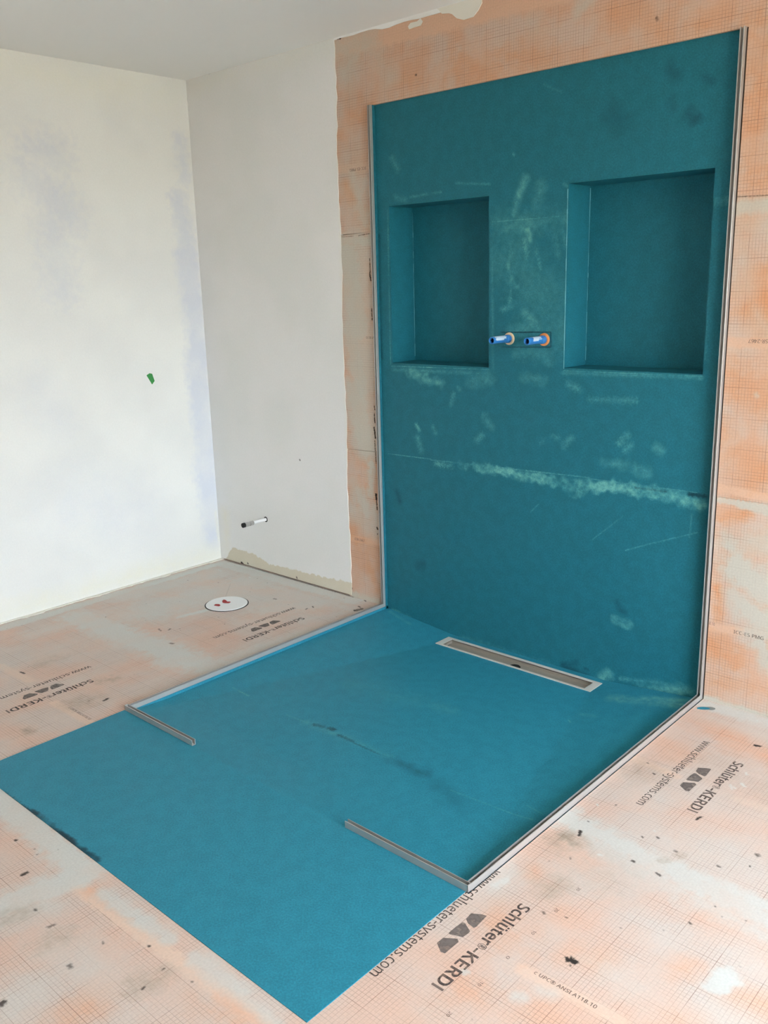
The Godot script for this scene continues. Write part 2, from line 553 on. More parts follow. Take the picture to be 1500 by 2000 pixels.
func make_sheet_material() -> StandardMaterial3D:
	var c := canvas_of(SHEET_AREA, 470.0, true, 55)
	var mortar := c.mask()
	c.strokes(mortar, [
		[1.132, 1.620, 1.132, 0.774, 0.09, 0.6, 0.04, 0.03],
		[1.117, 1.932, 1.165, 1.682, 0.08, 0.35, 0.05, 0.03],
		[1.044, 0.426, 1.172, 0.360, 0.05, 0.5, 0.03, 0.02],
		[1.034, 1.646, 1.208, 1.638, 0.03, 0.85, 0.02, 0.015],
		[1.068, 1.581, 1.116, 1.275, 0.075, 0.9, 0.03, 0.02],
		[1.069, 1.274, 1.120, 1.005, 0.06, 0.8, 0.03, 0.02],
		[1.088, 1.003, 1.140, 0.752, 0.07, 0.95, 0.03, 0.02],
		[1.115, 1.902, 1.155, 1.786, 0.035, 0.7, 0.03, 0.02],
		[1.140, 1.787, 1.182, 1.722, 0.04, 0.7, 0.03, 0.02],
		[1.156, 1.817, 1.180, 1.886, 0.02, 0.6, 0.02, 0.02],
		[1.169, 0.672, 1.154, 0.539, 0.02, 0.95, 0.015, 0.015],
		[1.082, 0.529, 1.127, 0.438, 0.035, 0.8, 0.02, 0.015],
		[1.051, 0.574, 1.052, 0.452, 0.02, 0.6, 0.02, 0.015],
		[1.177, 0.470, 1.190, 0.399, 0.02, 0.7, 0.02, 0.015],
		[1.017, 0.014, 1.224, 0.003, 0.018, 1, 0.01, 0.01],
		[1.108, 1.095, 1.138, 1.051, 0.05, 0.7, 0.03, 0.02],
		[1.082, 2.315, 1.137, 2.364, 0.04, 0.75, 0.04, 0.02],
		[1.057, 2.407, 1.226, 2.405, 0.05, 0.6, 0.04, 0.03],
		[1.279, 2.339, 1.331, 2.256, 0.03, 0.45, 0.03, 0.02],
		[1.137, 2.345, 1.100, 2.195, 0.02, 0.35, 0.03, 0.02],
		[2.183, 2.333, 2.221, 2.348, 0.02, 0.7, 0.02, 0.02],
		[2.002, 2.321, 2.023, 2.293, 0.02, 0.35, 0.03, 0.02],
		[2.728, 1.661, 2.853, 1.656, 0.024, 0.9, 0.012, 0.01],
		[2.748, 1.606, 2.857, 1.606, 0.03, 0.4, 0.03, 0.02],
		[2.767, 1.560, 2.809, 1.420, 0.02, 0.35, 0.03, 0.02],
		[2.748, 1.483, 2.777, 1.420, 0.02, 0.4, 0.03, 0.02],
		[2.754, 0.729, 2.926, 0.725, 0.01, 1, 0.004, 0.005],
		[2.827, 0.722, 2.927, 0.711, 0.012, 0.95, 0.006, 0.008],
		[2.802, 0.586, 2.894, 0.496, 0.03, 0.85, 0.03, 0.02],
		[2.842, 0.504, 2.948, 0.436, 0.06, 0.95, 0.03, 0.03],
		[2.868, 0.382, 2.956, 0.330, 0.05, 0.95, 0.03, 0.025],
		[2.886, 0.601, 2.935, 0.609, 0.04, 0.75, 0.03, 0.02],
		[2.929, 0.250, 2.968, 0.187, 0.03, 0.9, 0.02, 0.02],
		[2.892, 0.287, 2.959, 0.295, 0.03, 0.8, 0.02, 0.02],
		[2.831, 0.411, 2.852, 0.360, 0.03, 0.8, 0.02, 0.02],
		[2.760, -0.005, 2.983, -0.007, 0.022, 1, 0.008, 0.008],
		[2.858, 1.087, 2.861, 1.084, 0.006, 0.6, 0.006, 0.004],
		[2.848, 1.326, 2.874, 1.295, 0.02, 0.3, 0.03, 0.02],
	])
	var strip := c.mask()
	c.strokes(strip, [
		[2.756, 1.248, 2.885, 1.248, 0.017, 0.95, 0.005, 0.003],
		[2.755, 0.770, 2.923, 0.758, 0.014, 0.95, 0.004, 0.003],
		[2.751, 0.276, 2.959, 0.291, 0.015, 0.85, 0.005, 0.004],
		[1.041, 1.940, 1.212, 1.931, 0.018, 0.6, 0.006, 0.005],
		[1.083, 1.230, 1.222, 1.232, 0.016, 0.6, 0.006, 0.005],
		[1.020, 0.297, 1.209, 0.305, 0.016, 0.9, 0.005, 0.004],
		[1.051, 2.408, 2.142, 2.395, 0.036, 0.9, 0.008, 0.008],
	])
	var orange := c.mask()
	c.strokes(orange, [
		[1.068, 1.875, 1.111, 1.810, 0.02, 0.7, 0.02, 0.012],
		[1.183, 1.743, 1.202, 1.690, 0.02, 0.5, 0.02, 0.015],
		[1.220, 1.319, 1.222, 1.145, 0.014, 0.7, 0.012, 0.01],
		[1.215, 1.055, 1.217, 0.852, 0.01, 0.8, 0.01, 0.008],
		[1.132, 0.166, 1.177, 0.074, 0.02, 0.6, 0.02, 0.01],
		[1.085, 0.603, 1.098, 0.519, 0.008, 0.6, 0.01, 0.008],
		[1.039, 0.325, 1.137, 0.292, 0.05, 0.4, 0.03, 0.02],
		[1.057, 2.081, 1.125, 2.112, 0.03, 0.45, 0.04, 0.02],
		[1.155, 2.108, 1.221, 2.149, 0.02, 0.5, 0.03, 0.02],
		[1.591, 2.197, 1.689, 2.252, 0.03, 0.6, 0.04, 0.03],
		[1.760, 2.205, 1.829, 2.177, 0.04, 0.6, 0.05, 0.03],
		[1.918, 2.230, 2.046, 2.192, 0.03, 0.5, 0.05, 0.03],
		[2.316, 2.298, 2.496, 2.204, 0.05, 0.4, 0.06, 0.03],
		[2.580, 2.203, 2.659, 2.216, 0.04, 0.5, 0.04, 0.03],
		[1.330, 2.219, 1.490, 2.231, 0.03, 0.4, 0.04, 0.03],
		[2.770, 2.153, 2.816, 1.951, 0.04, 0.6, 0.04, 0.03],
		[2.790, 1.883, 2.815, 1.765, 0.04, 0.6, 0.04, 0.03],
		[2.854, 1.449, 2.879, 1.326, 0.03, 0.8, 0.03, 0.02],
		[2.814, 1.357, 2.851, 1.279, 0.03, 0.5, 0.03, 0.02],
		[2.746, 1.163, 2.899, 1.073, 0.05, 0.6, 0.05, 0.03],
		[2.743, 0.945, 2.884, 0.841, 0.05, 0.6, 0.04, 0.03],
		[2.779, 0.671, 2.862, 0.701, 0.02, 0.8, 0.015, 0.015],
		[2.778, 0.417, 2.793, 0.328, 0.02, 0.8, 0.02, 0.015],
		[2.774, 0.210, 2.865, 0.177, 0.04, 0.8, 0.03, 0.02],
		[2.800, 0.082, 2.923, 0.099, 0.03, 0.55, 0.03, 0.02],
	])
	var dark := c.mask()
	c.strokes(dark, [
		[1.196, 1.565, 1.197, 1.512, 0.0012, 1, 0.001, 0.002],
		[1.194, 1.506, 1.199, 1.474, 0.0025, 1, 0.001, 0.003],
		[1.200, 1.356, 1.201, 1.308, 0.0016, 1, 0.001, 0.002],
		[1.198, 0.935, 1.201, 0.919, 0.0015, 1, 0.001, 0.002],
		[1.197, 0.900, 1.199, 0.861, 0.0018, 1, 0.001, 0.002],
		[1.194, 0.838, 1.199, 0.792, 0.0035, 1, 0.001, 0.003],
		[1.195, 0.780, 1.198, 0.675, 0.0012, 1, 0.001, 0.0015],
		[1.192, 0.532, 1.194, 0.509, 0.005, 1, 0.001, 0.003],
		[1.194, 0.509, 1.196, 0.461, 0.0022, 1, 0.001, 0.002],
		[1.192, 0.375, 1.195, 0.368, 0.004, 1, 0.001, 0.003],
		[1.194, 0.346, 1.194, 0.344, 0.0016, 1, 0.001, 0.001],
		[1.012, 0.046, 1.015, 0.042, 0.003, 0.8, 0.002, 0.002],
		[1.053, 2.448, 1.065, 2.447, 0.006, 1, 0.002, 0.003],
		[1.467, 2.242, 1.470, 2.240, 0.003, 0.6, 0.002, 0.002],
		[2.462, 2.246, 2.464, 2.243, 0.004, 0.5, 0.003, 0.003],
		[1.035, 1.661, 1.104, 1.662, 0.0008, 0.5, 0.001, 0.001],
		[1.134, 1.662, 1.201, 1.667, 0.0012, 0.6, 0.001, 0.0015],
		[2.731, 1.691, 2.851, 1.687, 0.0009, 0.7, 0.001, 0.001],
	])
	var m := plain(Color.WHITE, 0.86)
	m.albedo_texture = c.paint(rgb(207, 165, 138), rgb(203, 177, 159), c.noise(14, 5.0, 5), c.noise(19, 120.0, 2), 0.03,
		[[strip, rgb(214, 174, 147), 0.3], [orange, rgb(212, 154, 115), 0.5], [mortar, rgb(194, 187, 173), 0.15], [dark, rgb(34, 22, 16), 0.0]])
	with_detail(m, M.grid, c.remains([[mortar, 0.85], [strip, 0.95], [dark, 1.0]]), BaseMaterial3D.BLEND_MODE_MIX)
	return m


func make_teal(c0: Color, c1: Color, area: Rect2, dots: float, upright: bool, s: int, chalk_list: Array, dark_list: Array) -> StandardMaterial3D:
	var c := canvas_of(area, dots, upright, s)
	var chalk := c.mask()
	c.strokes(chalk, chalk_list)
	var dark := c.mask()
	c.strokes(dark, dark_list)
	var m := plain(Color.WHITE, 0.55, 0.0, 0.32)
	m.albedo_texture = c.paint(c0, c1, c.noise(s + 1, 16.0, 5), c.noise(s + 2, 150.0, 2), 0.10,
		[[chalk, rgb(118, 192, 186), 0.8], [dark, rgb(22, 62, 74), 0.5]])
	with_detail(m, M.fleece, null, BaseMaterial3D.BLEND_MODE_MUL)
	return m


func make_white(area: Rect2, s: int, base: Color, other: Color, layers: Array) -> StandardMaterial3D:
	var c := canvas_of(area, 300.0, true, s)
	var painted := []
	for l: Array in layers:
		var k := c.mask()
		if l[0] is PackedVector2Array:
			c.fill(k, l[0], 1.0)
		else:
			c.strokes(k, l[0])
		painted.append([k, l[1], l[2]])
	var m := plain(Color.WHITE, 0.82, 0.0, 0.3)
	m.albedo_texture = c.paint(base, other, c.noise(s + 1, 2.0, 3), c.noise(s + 2, 110.0, 2), 0.012, painted)
	return m


func _ready() -> void:
	# ------------------------------------------------------------ camera, sky, exposure
	var camera := Camera3D.new()
	camera.name = "camera"
	camera.fov = 59.5507
	camera.near = 0.05
	camera.far = 100.0
	camera.transform = Transform3D(Basis(Vector3(0.739498, -0.026256, -0.672647), Vector3(-0.146907, 0.968859, -0.199326), Vector3(0.656933, 0.246218, 0.712612)), Vector3(3.9090, 1.4558, 2.8956))
	add_child(camera)
	camera.current = true
	var around := WorldEnvironment.new()
	around.name = "environment"
	var env := Environment.new()
	env.background_mode = Environment.BG_SKY
	var sky := ProceduralSkyMaterial.new()
	sky.sky_top_color = Color(0.84, 0.92, 1.0)
	sky.sky_horizon_color = Color(0.92, 0.96, 0.99)
	sky.sky_curve = 0.25
	sky.ground_horizon_color = Color(0.70, 0.70, 0.65)
	sky.ground_bottom_color = Color(0.62, 0.61, 0.57)
	sky.energy_multiplier = 1.0
	env.sky = Sky.new()
	env.sky.sky_material = sky
	env.background_energy_multiplier = 6.0
	env.tonemap_mode = Environment.TONE_MAPPER_LINEAR
	env.tonemap_exposure = 4.2
	env.sdfgi_enabled = true
	env.ssao_enabled = true
	env.ssil_enabled = true
	around.environment = env
	add_child(around)

	make_materials()
	build_room()
	build_shower_wall()
	build_pan()
	build_drain()
	build_channels()
	build_pipes()
	build_small_things()
	build_print()


func make_materials() -> void:
	M.grid = grid_tile(960, rgb(112, 76, 62), 0.66)
	M.fleece = fleece_tile()
	M.floor = make_floor_material()
	M.sheet = make_sheet_material()
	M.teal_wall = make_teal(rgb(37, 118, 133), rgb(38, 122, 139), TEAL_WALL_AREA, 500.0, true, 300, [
		[1.971, 1.814, 1.939, 1.755, 0.014, 0.55, 0.012, 0.008],
		[1.943, 1.754, 1.924, 1.693, 0.012, 0.4, 0.014, 0.008],
		[2.037, 1.782, 2.023, 1.721, 0.018, 0.35, 0.018, 0.01],
		[1.915, 1.907, 1.921, 1.901, 0.003, 0.5, 0.004, 0.004],
		[1.848, 1.652, 2.146, 1.661, 0.03, 0.32, 0.03, 0.02],
		[1.824, 1.674, 2.156, 1.675, 0.0012, 0.7, 0.0015, 0.001],
		[1.848, 1.606, 2.146, 1.286, 0.09, 0.2, 0.06, 0.04],
		[1.985, 1.635, 1.990, 1.608, 0.014, 0.5, 0.01, 0.01],
		[1.972, 1.600, 1.980, 1.545, 0.01, 0.55, 0.012, 0.01],
		[2.020, 1.561, 2.043, 1.497, 0.006, 0.5, 0.008, 0.008],
		[1.913, 1.593, 1.900, 1.511, 0.01, 0.4, 0.012, 0.01],
		[1.896, 1.511, 1.910, 1.454, 0.012, 0.5, 0.012, 0.01],
		[1.905, 1.451, 1.943, 1.431, 0.012, 0.5, 0.012, 0.01],
		[1.913, 1.417, 1.906, 1.360, 0.006, 0.5, 0.008, 0.008],
		[1.873, 1.350, 1.920, 1.364, 0.006, 0.4, 0.01, 0.006],
		[1.978, 1.341, 2.036, 1.285, 0.022, 0.4, 0.02, 0.015],
		[2.094, 1.629, 2.118, 1.539, 0.008, 0.35, 0.012, 0.008],
		[2.126, 1.653, 2.147, 1.573, 0.006, 0.4, 0.01, 0.008],
		[1.921, 1.264, 1.991, 1.284, 0.02, 0.3, 0.02, 0.01],
		[1.946, 1.188, 2.083, 1.182, 0.02, 0.3, 0.02, 0.015],
		[2.049, 1.191, 2.083, 1.163, 0.014, 0.35, 0.015, 0.01],
		[1.400, 1.089, 1.485, 1.078, 0.018, 0.5, 0.012, 0.012],
		[1.471, 1.067, 1.567, 1.055, 0.014, 0.55, 0.012, 0.012],
		[1.726, 1.069, 1.814, 1.084, 0.02, 0.4, 0.02, 0.012],
		[1.656, 1.041, 1.666, 1.035, 0.006, 0.5, 0.006, 0.006],
		[1.620, 0.969, 1.634, 1.012, 0.006, 0.45, 0.01, 0.008],
		[1.430, 0.868, 1.446, 0.847, 0.008, 0.55, 0.006, 0.006],
		[1.437, 0.813, 1.456, 0.759, 0.01, 0.4, 0.012, 0.01],
		[1.523, 0.865, 1.537, 0.844, 0.008, 0.4, 0.008, 0.006],
		[1.789, 0.929, 1.827, 0.891, 0.012, 0.4, 0.012, 0.01],
		[1.751, 0.832, 1.777, 0.855, 0.01, 0.4, 0.01, 0.008],
		[2.107, 0.880, 2.134, 0.878, 0.008, 0.45, 0.008, 0.008],
		[2.056, 0.851, 2.067, 0.862, 0.006, 0.4, 0.008, 0.006],
		[2.157, 0.851, 2.189, 0.883, 0.01, 0.45, 0.01, 0.008],
		[2.388, 0.883, 2.417, 0.914, 0.01, 0.5, 0.01, 0.01],
		[2.410, 0.858, 2.432, 0.878, 0.008, 0.45, 0.01, 0.008],
		[2.526, 0.879, 2.545, 0.872, 0.014, 0.4, 0.01, 0.008],
		[2.330, 0.802, 2.432, 0.808, 0.012, 0.3, 0.015, 0.012],
		[2.452, 0.797, 2.492, 0.783, 0.02, 0.4, 0.012, 0.01],
		[2.259, 1.031, 2.441, 1.038, 0.006, 0.35, 0.01, 0.01],
		[2.173, 1.082, 2.216, 1.066, 0.01, 0.35, 0.01, 0.01],
		[1.970, 1.101, 2.062, 1.086, 0.014, 0.3, 0.015, 0.012],
		[1.262, 0.725, 1.507, 0.727, 0.0014, 0.65, 0.001, 0.001],
		[1.507, 0.724, 2.269, 0.741, 0.0016, 0.6, 0.002, 0.002],
		[2.269, 0.737, 2.682, 0.740, 0.0014, 0.5, 0.001, 0.001],
		[1.535, 0.712, 1.618, 0.710, 0.01, 0.5, 0.008, 0.012],
		[1.672, 0.721, 1.698, 0.715, 0.014, 0.5, 0.008, 0.012],
		[1.751, 0.721, 1.828, 0.718, 0.018, 0.55, 0.008, 0.012],
		[1.828, 0.718, 2.023, 0.712, 0.014, 0.6, 0.008, 0.014],
		[2.023, 0.716, 2.116, 0.704, 0.02, 0.6, 0.008, 0.014],
		[2.161, 0.704, 2.217, 0.685, 0.022, 0.55, 0.01, 0.016],
		[2.217, 0.701, 2.375, 0.718, 0.02, 0.6, 0.008, 0.016],
		[2.375, 0.722, 2.534, 0.718, 0.02, 0.65, 0.008, 0.016],
		[2.553, 0.717, 2.628, 0.715, 0.016, 0.5, 0.01, 0.014],
		[2.629, 0.704, 2.698, 0.701, 0.018, 0.6, 0.008, 0.012],
		[2.426, 0.488, 2.505, 0.523, 0.0018, 0.5, 0.002, 0.002],
		[2.505, 0.523, 2.690, 0.600, 0.0016, 0.5, 0.002, 0.002],
		[2.288, 0.503, 2.410, 0.615, 0.0014, 0.4, 0.002, 0.002],
		[2.668, 0.661, 2.664, 0.578, 0.002, 0.35, 0.003, 0.002],
		[2.396, 0.210, 2.448, 0.203, 0.018, 0.5, 0.006, 0.008],
		[2.014, 0.571, 2.049, 0.607, 0.001, 0.4, 0.002, 0.002],
		[2.351, -0.043, 2.373, -0.022, 0.02, 0.55, 0.012, 0.012],
		[2.427, -0.021, 2.591, 0.007, 0.006, 0.4, 0.006, 0.006],
		[2.511, -0.027, 2.698, 0.003, 0.02, 0.45, 0.015, 0.012],
		[1.262, -0.011, 1.372, -0.023, 0.004, 0.5, 0.006, 0.004],
		[1.387, -0.037, 1.581, -0.058, 0.006, 0.55, 0.006, 0.005],
		[1.667, -0.060, 1.936, -0.060, 0.016, 0.35, 0.014, 0.012],
		[1.936, -0.060, 2.134, -0.061, 0.014, 0.35, 0.012, 0.01],
		[1.301, 1.098, 1.814, 1.104, 0.006, 0.4, 0.006, 0.004],
		[2.146, 1.122, 2.675, 1.129, 0.005, 0.4, 0.006, 0.004],
		[1.296, 1.113, 1.814, 1.120, 0.0016, 0.7, 0.0015, 0.001],
		[2.150, 1.130, 2.678, 1.134, 0.0016, 0.7, 0.0015, 0.001],
		[1.294, 1.752, 1.290, 1.120, 0.002, 0.4, 0.003, 0.002],
		[2.663, 1.643, 2.675, 1.193, 0.006, 0.35, 0.008, 0.005],
		[2.665, 1.681, 2.723, 1.681, 0.01, 0.3, 0.008, 0.006],
		[1.654, 1.828, 1.812, 1.810, 0.003, 0.35, 0.004, 0.003],
		[1.418, 1.796, 1.578, 1.802, 0.004, 0.35, 0.004, 0.003],
		[1.335, 1.803, 1.391, 1.788, 0.008, 0.35, 0.01, 0.008],
		[1.326, 1.952, 1.353, 1.910, 0.01, 0.3, 0.012, 0.01],
		[2.133, 1.782, 2.158, 1.766, 0.004, 0.4, 0.005, 0.004],
		[1.824, 1.681, 1.831, 1.125, 0.004, 0.3, 0.006, 0.004],
		[2.041, 2.120, 2.114, 2.084, 0.002, 0.25, 0.004, 0.003],
	], [
		[1.750, -0.067, 1.936, -0.066, 0.006, 0.6, 0.006, 0.008],
		[1.936, -0.071, 2.134, -0.068, 0.007, 0.6, 0.006, 0.008],
		[2.204, -0.041, 2.273, -0.050, 0.014, 0.6, 0.01, 0.012],
		[2.181, -0.037, 2.238, -0.017, 0.012, 0.45, 0.01, 0.01],
		[2.273, -0.022, 2.286, -0.025, 0.006, 0.6, 0.004, 0.004],
		[2.655, 0.731, 2.714, 0.731, 0.006, 0.6, 0.004, 0.006],
		[2.455, 0.727, 2.571, 0.729, 0.003, 0.4, 0.003, 0.003],
		[2.404, 0.274, 2.426, 0.248, 0.012, 0.45, 0.01, 0.008],
		[1.424, 0.233, 1.445, 0.249, 0.016, 0.35, 0.02, 0.01],
		[2.515, 2.092, 2.530, 2.067, 0.018, 0.25, 0.015, 0.01],
		[2.582, 1.948, 2.600, 1.935, 0.016, 0.35, 0.015, 0.01],
		[2.516, 2.002, 2.524, 1.978, 0.012, 0.2, 0.012, 0.01],
		[2.625, 2.052, 2.651, 2.034, 0.01, 0.2, 0.012, 0.01],
		[2.304, 2.001, 2.343, 1.956, 0.03, 0.15, 0.03, 0.015],
		[1.244, 1.657, 1.240, 1.144, 0.004, 0.35, 0.006, 0.004],
		[1.869, 1.265, 2.090, 1.269, 0.0016, 0.8, 0.002, 0.001],
		[1.870, 1.209, 2.091, 1.214, 0.0014, 0.7, 0.002, 0.001],
		[2.092, 1.269, 2.093, 1.215, 0.0012, 0.7, 0.002, 0.001],
		[2.673, 1.276, 2.676, 1.233, 0.001, 0.4, 0.002, 0.001],
		[1.308, 0.558, 1.325, 0.514, 0.01, 0.3, 0.01, 0.008],
	])
	M.teal_plain = make_teal(rgb(37, 118, 133), rgb(38, 122, 139), Rect2(0, 0, 0.8, 0.8), 460.0, true, 350, [], [])
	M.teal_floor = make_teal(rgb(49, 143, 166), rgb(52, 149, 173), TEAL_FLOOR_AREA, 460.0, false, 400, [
		[1.335, 0.980, 1.434, 0.985, 0.003, 0.5, 0.003, 0.004],
		[1.662, 0.997, 1.858, 0.985, 0.002, 0.3, 0.004, 0.003],
		[1.762, 0.991, 1.951, 0.979, 0.016, 0.25, 0.016, 0.012],
		[1.976, 0.980, 2.137, 0.980, 0.01, 0.25, 0.014, 0.012],
		[2.412, 1.009, 2.688, 0.988, 0.0016, 0.35, 0.003, 0.002],
		[2.633, 0.932, 2.696, 0.948, 0.0012, 0.4, 0.002, 0.002],
		[1.494, 0.822, 1.504, 0.825, 0.003, 0.5, 0.003, 0.002],
		[2.452, 0.300, 2.489, 0.295, 0.01, 0.4, 0.01, 0.008],
		[2.475, 0.122, 2.722, 0.064, 0.03, 0.45, 0.015, 0.015],
		[2.571, 0.071, 2.712, 0.020, 0.02, 0.45, 0.015, 0.01],
		[2.007, 0.584, 2.076, 0.582, 0.02, 0.2, 0.03, 0.02],
		[2.431, 0.368, 2.447, 0.380, 0.002, 0.5, 0.002, 0.002],
		[1.264, 0.009, 1.420, 0.045, 0.006, 0.3, 0.008, 0.005],
		[1.667, 0.634, 1.907, 0.611, 0.04, 0.12, 0.05, 0.03],
	], [
		[1.791, 0.982, 1.823, 0.975, 0.009, 0.6, 0.006, 0.006],
		[1.848, 0.969, 1.864, 0.966, 0.01, 0.55, 0.006, 0.006],
		[1.911, 0.983, 1.979, 0.983, 0.006, 0.55, 0.005, 0.005],
		[1.984, 0.988, 2.100, 0.989, 0.003, 0.4, 0.004, 0.004],
		[2.148, 0.992, 2.296, 0.991, 0.02, 0.25, 0.02, 0.015],
		[1.412, 1.916, 1.583, 1.913, 0.009, 0.8, 0.006, 0.008],
		[1.578, 1.911, 1.780, 1.909, 0.013, 0.8, 0.006, 0.01],
		[1.780, 1.909, 1.922, 1.906, 0.011, 0.8, 0.006, 0.008],
		[2.707, 1.068, 2.709, 0.969, 0.01, 0.2, 0.02, 0.01],
		[2.358, 1.016, 2.486, 1.055, 0.03, 0.15, 0.03, 0.02],
	])
	M.white_left = make_white(WHITE_LEFT_AREA, 500, rgb(234, 234, 229), rgb(229, 229, 225), [
		[[
		[0.825, 2.069, 0.732, 2.056, 0.07, 0.6, 0.06, 0.05],
		[0.863, 1.962, 0.714, 1.797, 0.08, 0.6, 0.06, 0.05],
		[0.791, 1.773, 0.778, 1.485, 0.07, 0.5, 0.06, 0.05],
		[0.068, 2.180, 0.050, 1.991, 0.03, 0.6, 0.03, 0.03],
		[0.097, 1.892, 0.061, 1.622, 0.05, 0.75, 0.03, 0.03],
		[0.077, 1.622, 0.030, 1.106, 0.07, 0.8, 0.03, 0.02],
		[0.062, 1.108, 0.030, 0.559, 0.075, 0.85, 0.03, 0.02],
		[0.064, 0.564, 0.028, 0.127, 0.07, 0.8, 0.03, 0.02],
		[0.822, 0.487, 0.525, 0.375, 0.14, 0.3, 0.14, 0.05],
		[0.934, 1.036, 0.877, 0.889, 0.08, 0.25, 0.08, 0.04],
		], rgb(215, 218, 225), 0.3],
		[[
		[1.258, 0.044, 0.007, 0.048, 0.04, 0.6, 0.05, 0.02],
		[0.943, 2.379, 0.107, 2.384, 0.08, 0.35, 0.08, 0.03],
		[0.015, 0.270, 0.004, 0.033, 0.008, 0.6, 0.01, 0.006],
		], rgb(234, 231, 214), 0.3],
	])
	M.white_back = make_white(WHITE_BACK_AREA, 600, rgb(232, 230, 227), rgb(228, 227, 223), [
		[[
		[0.063, 0.277, 0.049, 0.071, 0.03, 0.6, 0.03, 0.015],
		[1.037, 2.420, 1.017, 0.092, 0.012, 0.5, 0.012, 0.01],
		[0.022, 2.418, 0.991, 2.428, 0.03, 0.3, 0.04, 0.02],
		], rgb(232, 228, 214), 0.3],
		[PackedVector2Array([Vector2(0.0152, -0.0247), Vector2(0.0685, 0.0447), Vector2(0.1090, 0.0873), Vector2(0.1753, 0.0876), Vector2(0.3033, 0.0767), Vector2(0.4052, 0.0506), Vector2(0.5468, 0.0558), Vector2(0.8499, 0.0624), Vector2(1.0266, 0.0728), Vector2(1.0393, -0.0207)]), rgb(212, 203, 183), 0.1],
		[[
		[0.176, 0.012, 0.189, 0.006, 0.006, 1, 0.002, 0.003],
		[0.229, 0.020, 0.233, 0.017, 0.003, 1, 0.002, 0.002],
		[0.618, 0.020, 0.622, 0.016, 0.003, 1, 0.002, 0.002],
		[0.687, 0.638, 0.690, 0.636, 0.003, 0.8, 0.002, 0.001],
		[1.037, 2.377, 1.042, 2.364, 0.004, 0.9, 0.002, 0.003],
		], rgb(50, 44, 40), 0.0],
	])
	M.ceiling = plain(rgb(236, 235, 231), 0.9, 0.0, 0.2)
	M.wall = plain(rgb(234, 233, 229), 0.85, 0.0, 0.2)
	M.plaster = plain(rgb(226, 222, 210), 0.9, 0.0, 0.2)
	M.core = plain(rgb(150, 130, 112), 0.9)
	M.highlight_teal = plain(rgb(104, 172, 184), 0.45, 0.0, 0.5)  # pale tone of the highlights painted along the niche edges
	M.metal = plain(rgb(190, 188, 184), 0.40, 0.55, 0.5)
	M.metal.roughness_texture = null
	M.steel = plain(rgb(232, 222, 210), 0.36, 0.3, 0.5)
	M.trough = plain(rgb(166, 158, 146), 0.45, 0.5, 0.5)  # darker copy of the steel, with the shade inside the trough in its colour
	M.pipe_blue = plain(rgb(52, 122, 190), 0.4)
	M.pipe_sticker = plain(rgb(196, 214, 228), 0.5)
	M.seal = plain(rgb(222, 198, 164), 0.85)
	M.seal_worn = plain(rgb(214, 140, 84), 0.85)
	M.white_plastic = plain(rgb(232, 232, 230), 0.4)
	M.chrome = plain(rgb(200, 200, 200), 0.22, 1.0)
	M.black = plain(rgb(18, 18, 18), 0.7)
	M.ink = plain(rgb(112, 96, 88), 0.85)
	M.window_frame = plain(rgb(235, 235, 232), 0.5)
	M.ink_bar = plain(rgb(118, 102, 94), 0.85)
	M.ink_near = worn_ink(Color(0.37, 0.32, 0.30), 0.35, 0.95)
	M.ink_emblem = worn_ink(Color(0.46, 0.42, 0.40), 0.55, 0.92)
	M.ink_worn = worn_ink(Color(0.42, 0.37, 0.35), 0.32, 0.85)
	var glass := plain(Color(1, 1, 1, 0.06), 0.0)
	glass.transparency = BaseMaterial3D.TRANSPARENCY_ALPHA
	M.glass = glass


func worn_ink(c: Color, least: float, most: float) -> StandardMaterial3D:
	var wear := ramp_noise(31, 0.014, 512)
	var fade := Gradient.new()
	fade.offsets = PackedFloat32Array([0.22, 0.78])
	fade.colors = PackedColorArray([Color(c, least), Color(c, most)])
	wear.color_ramp = fade
	var m := plain(Color.WHITE, 0.85)
	m.albedo_texture = wear
	m.transparency = BaseMaterial3D.TRANSPARENCY_ALPHA
	m.uv1_triplanar = true
	m.uv1_world_triplanar = true
	m.uv1_scale = Vector3(5, 5, 5)
	return m


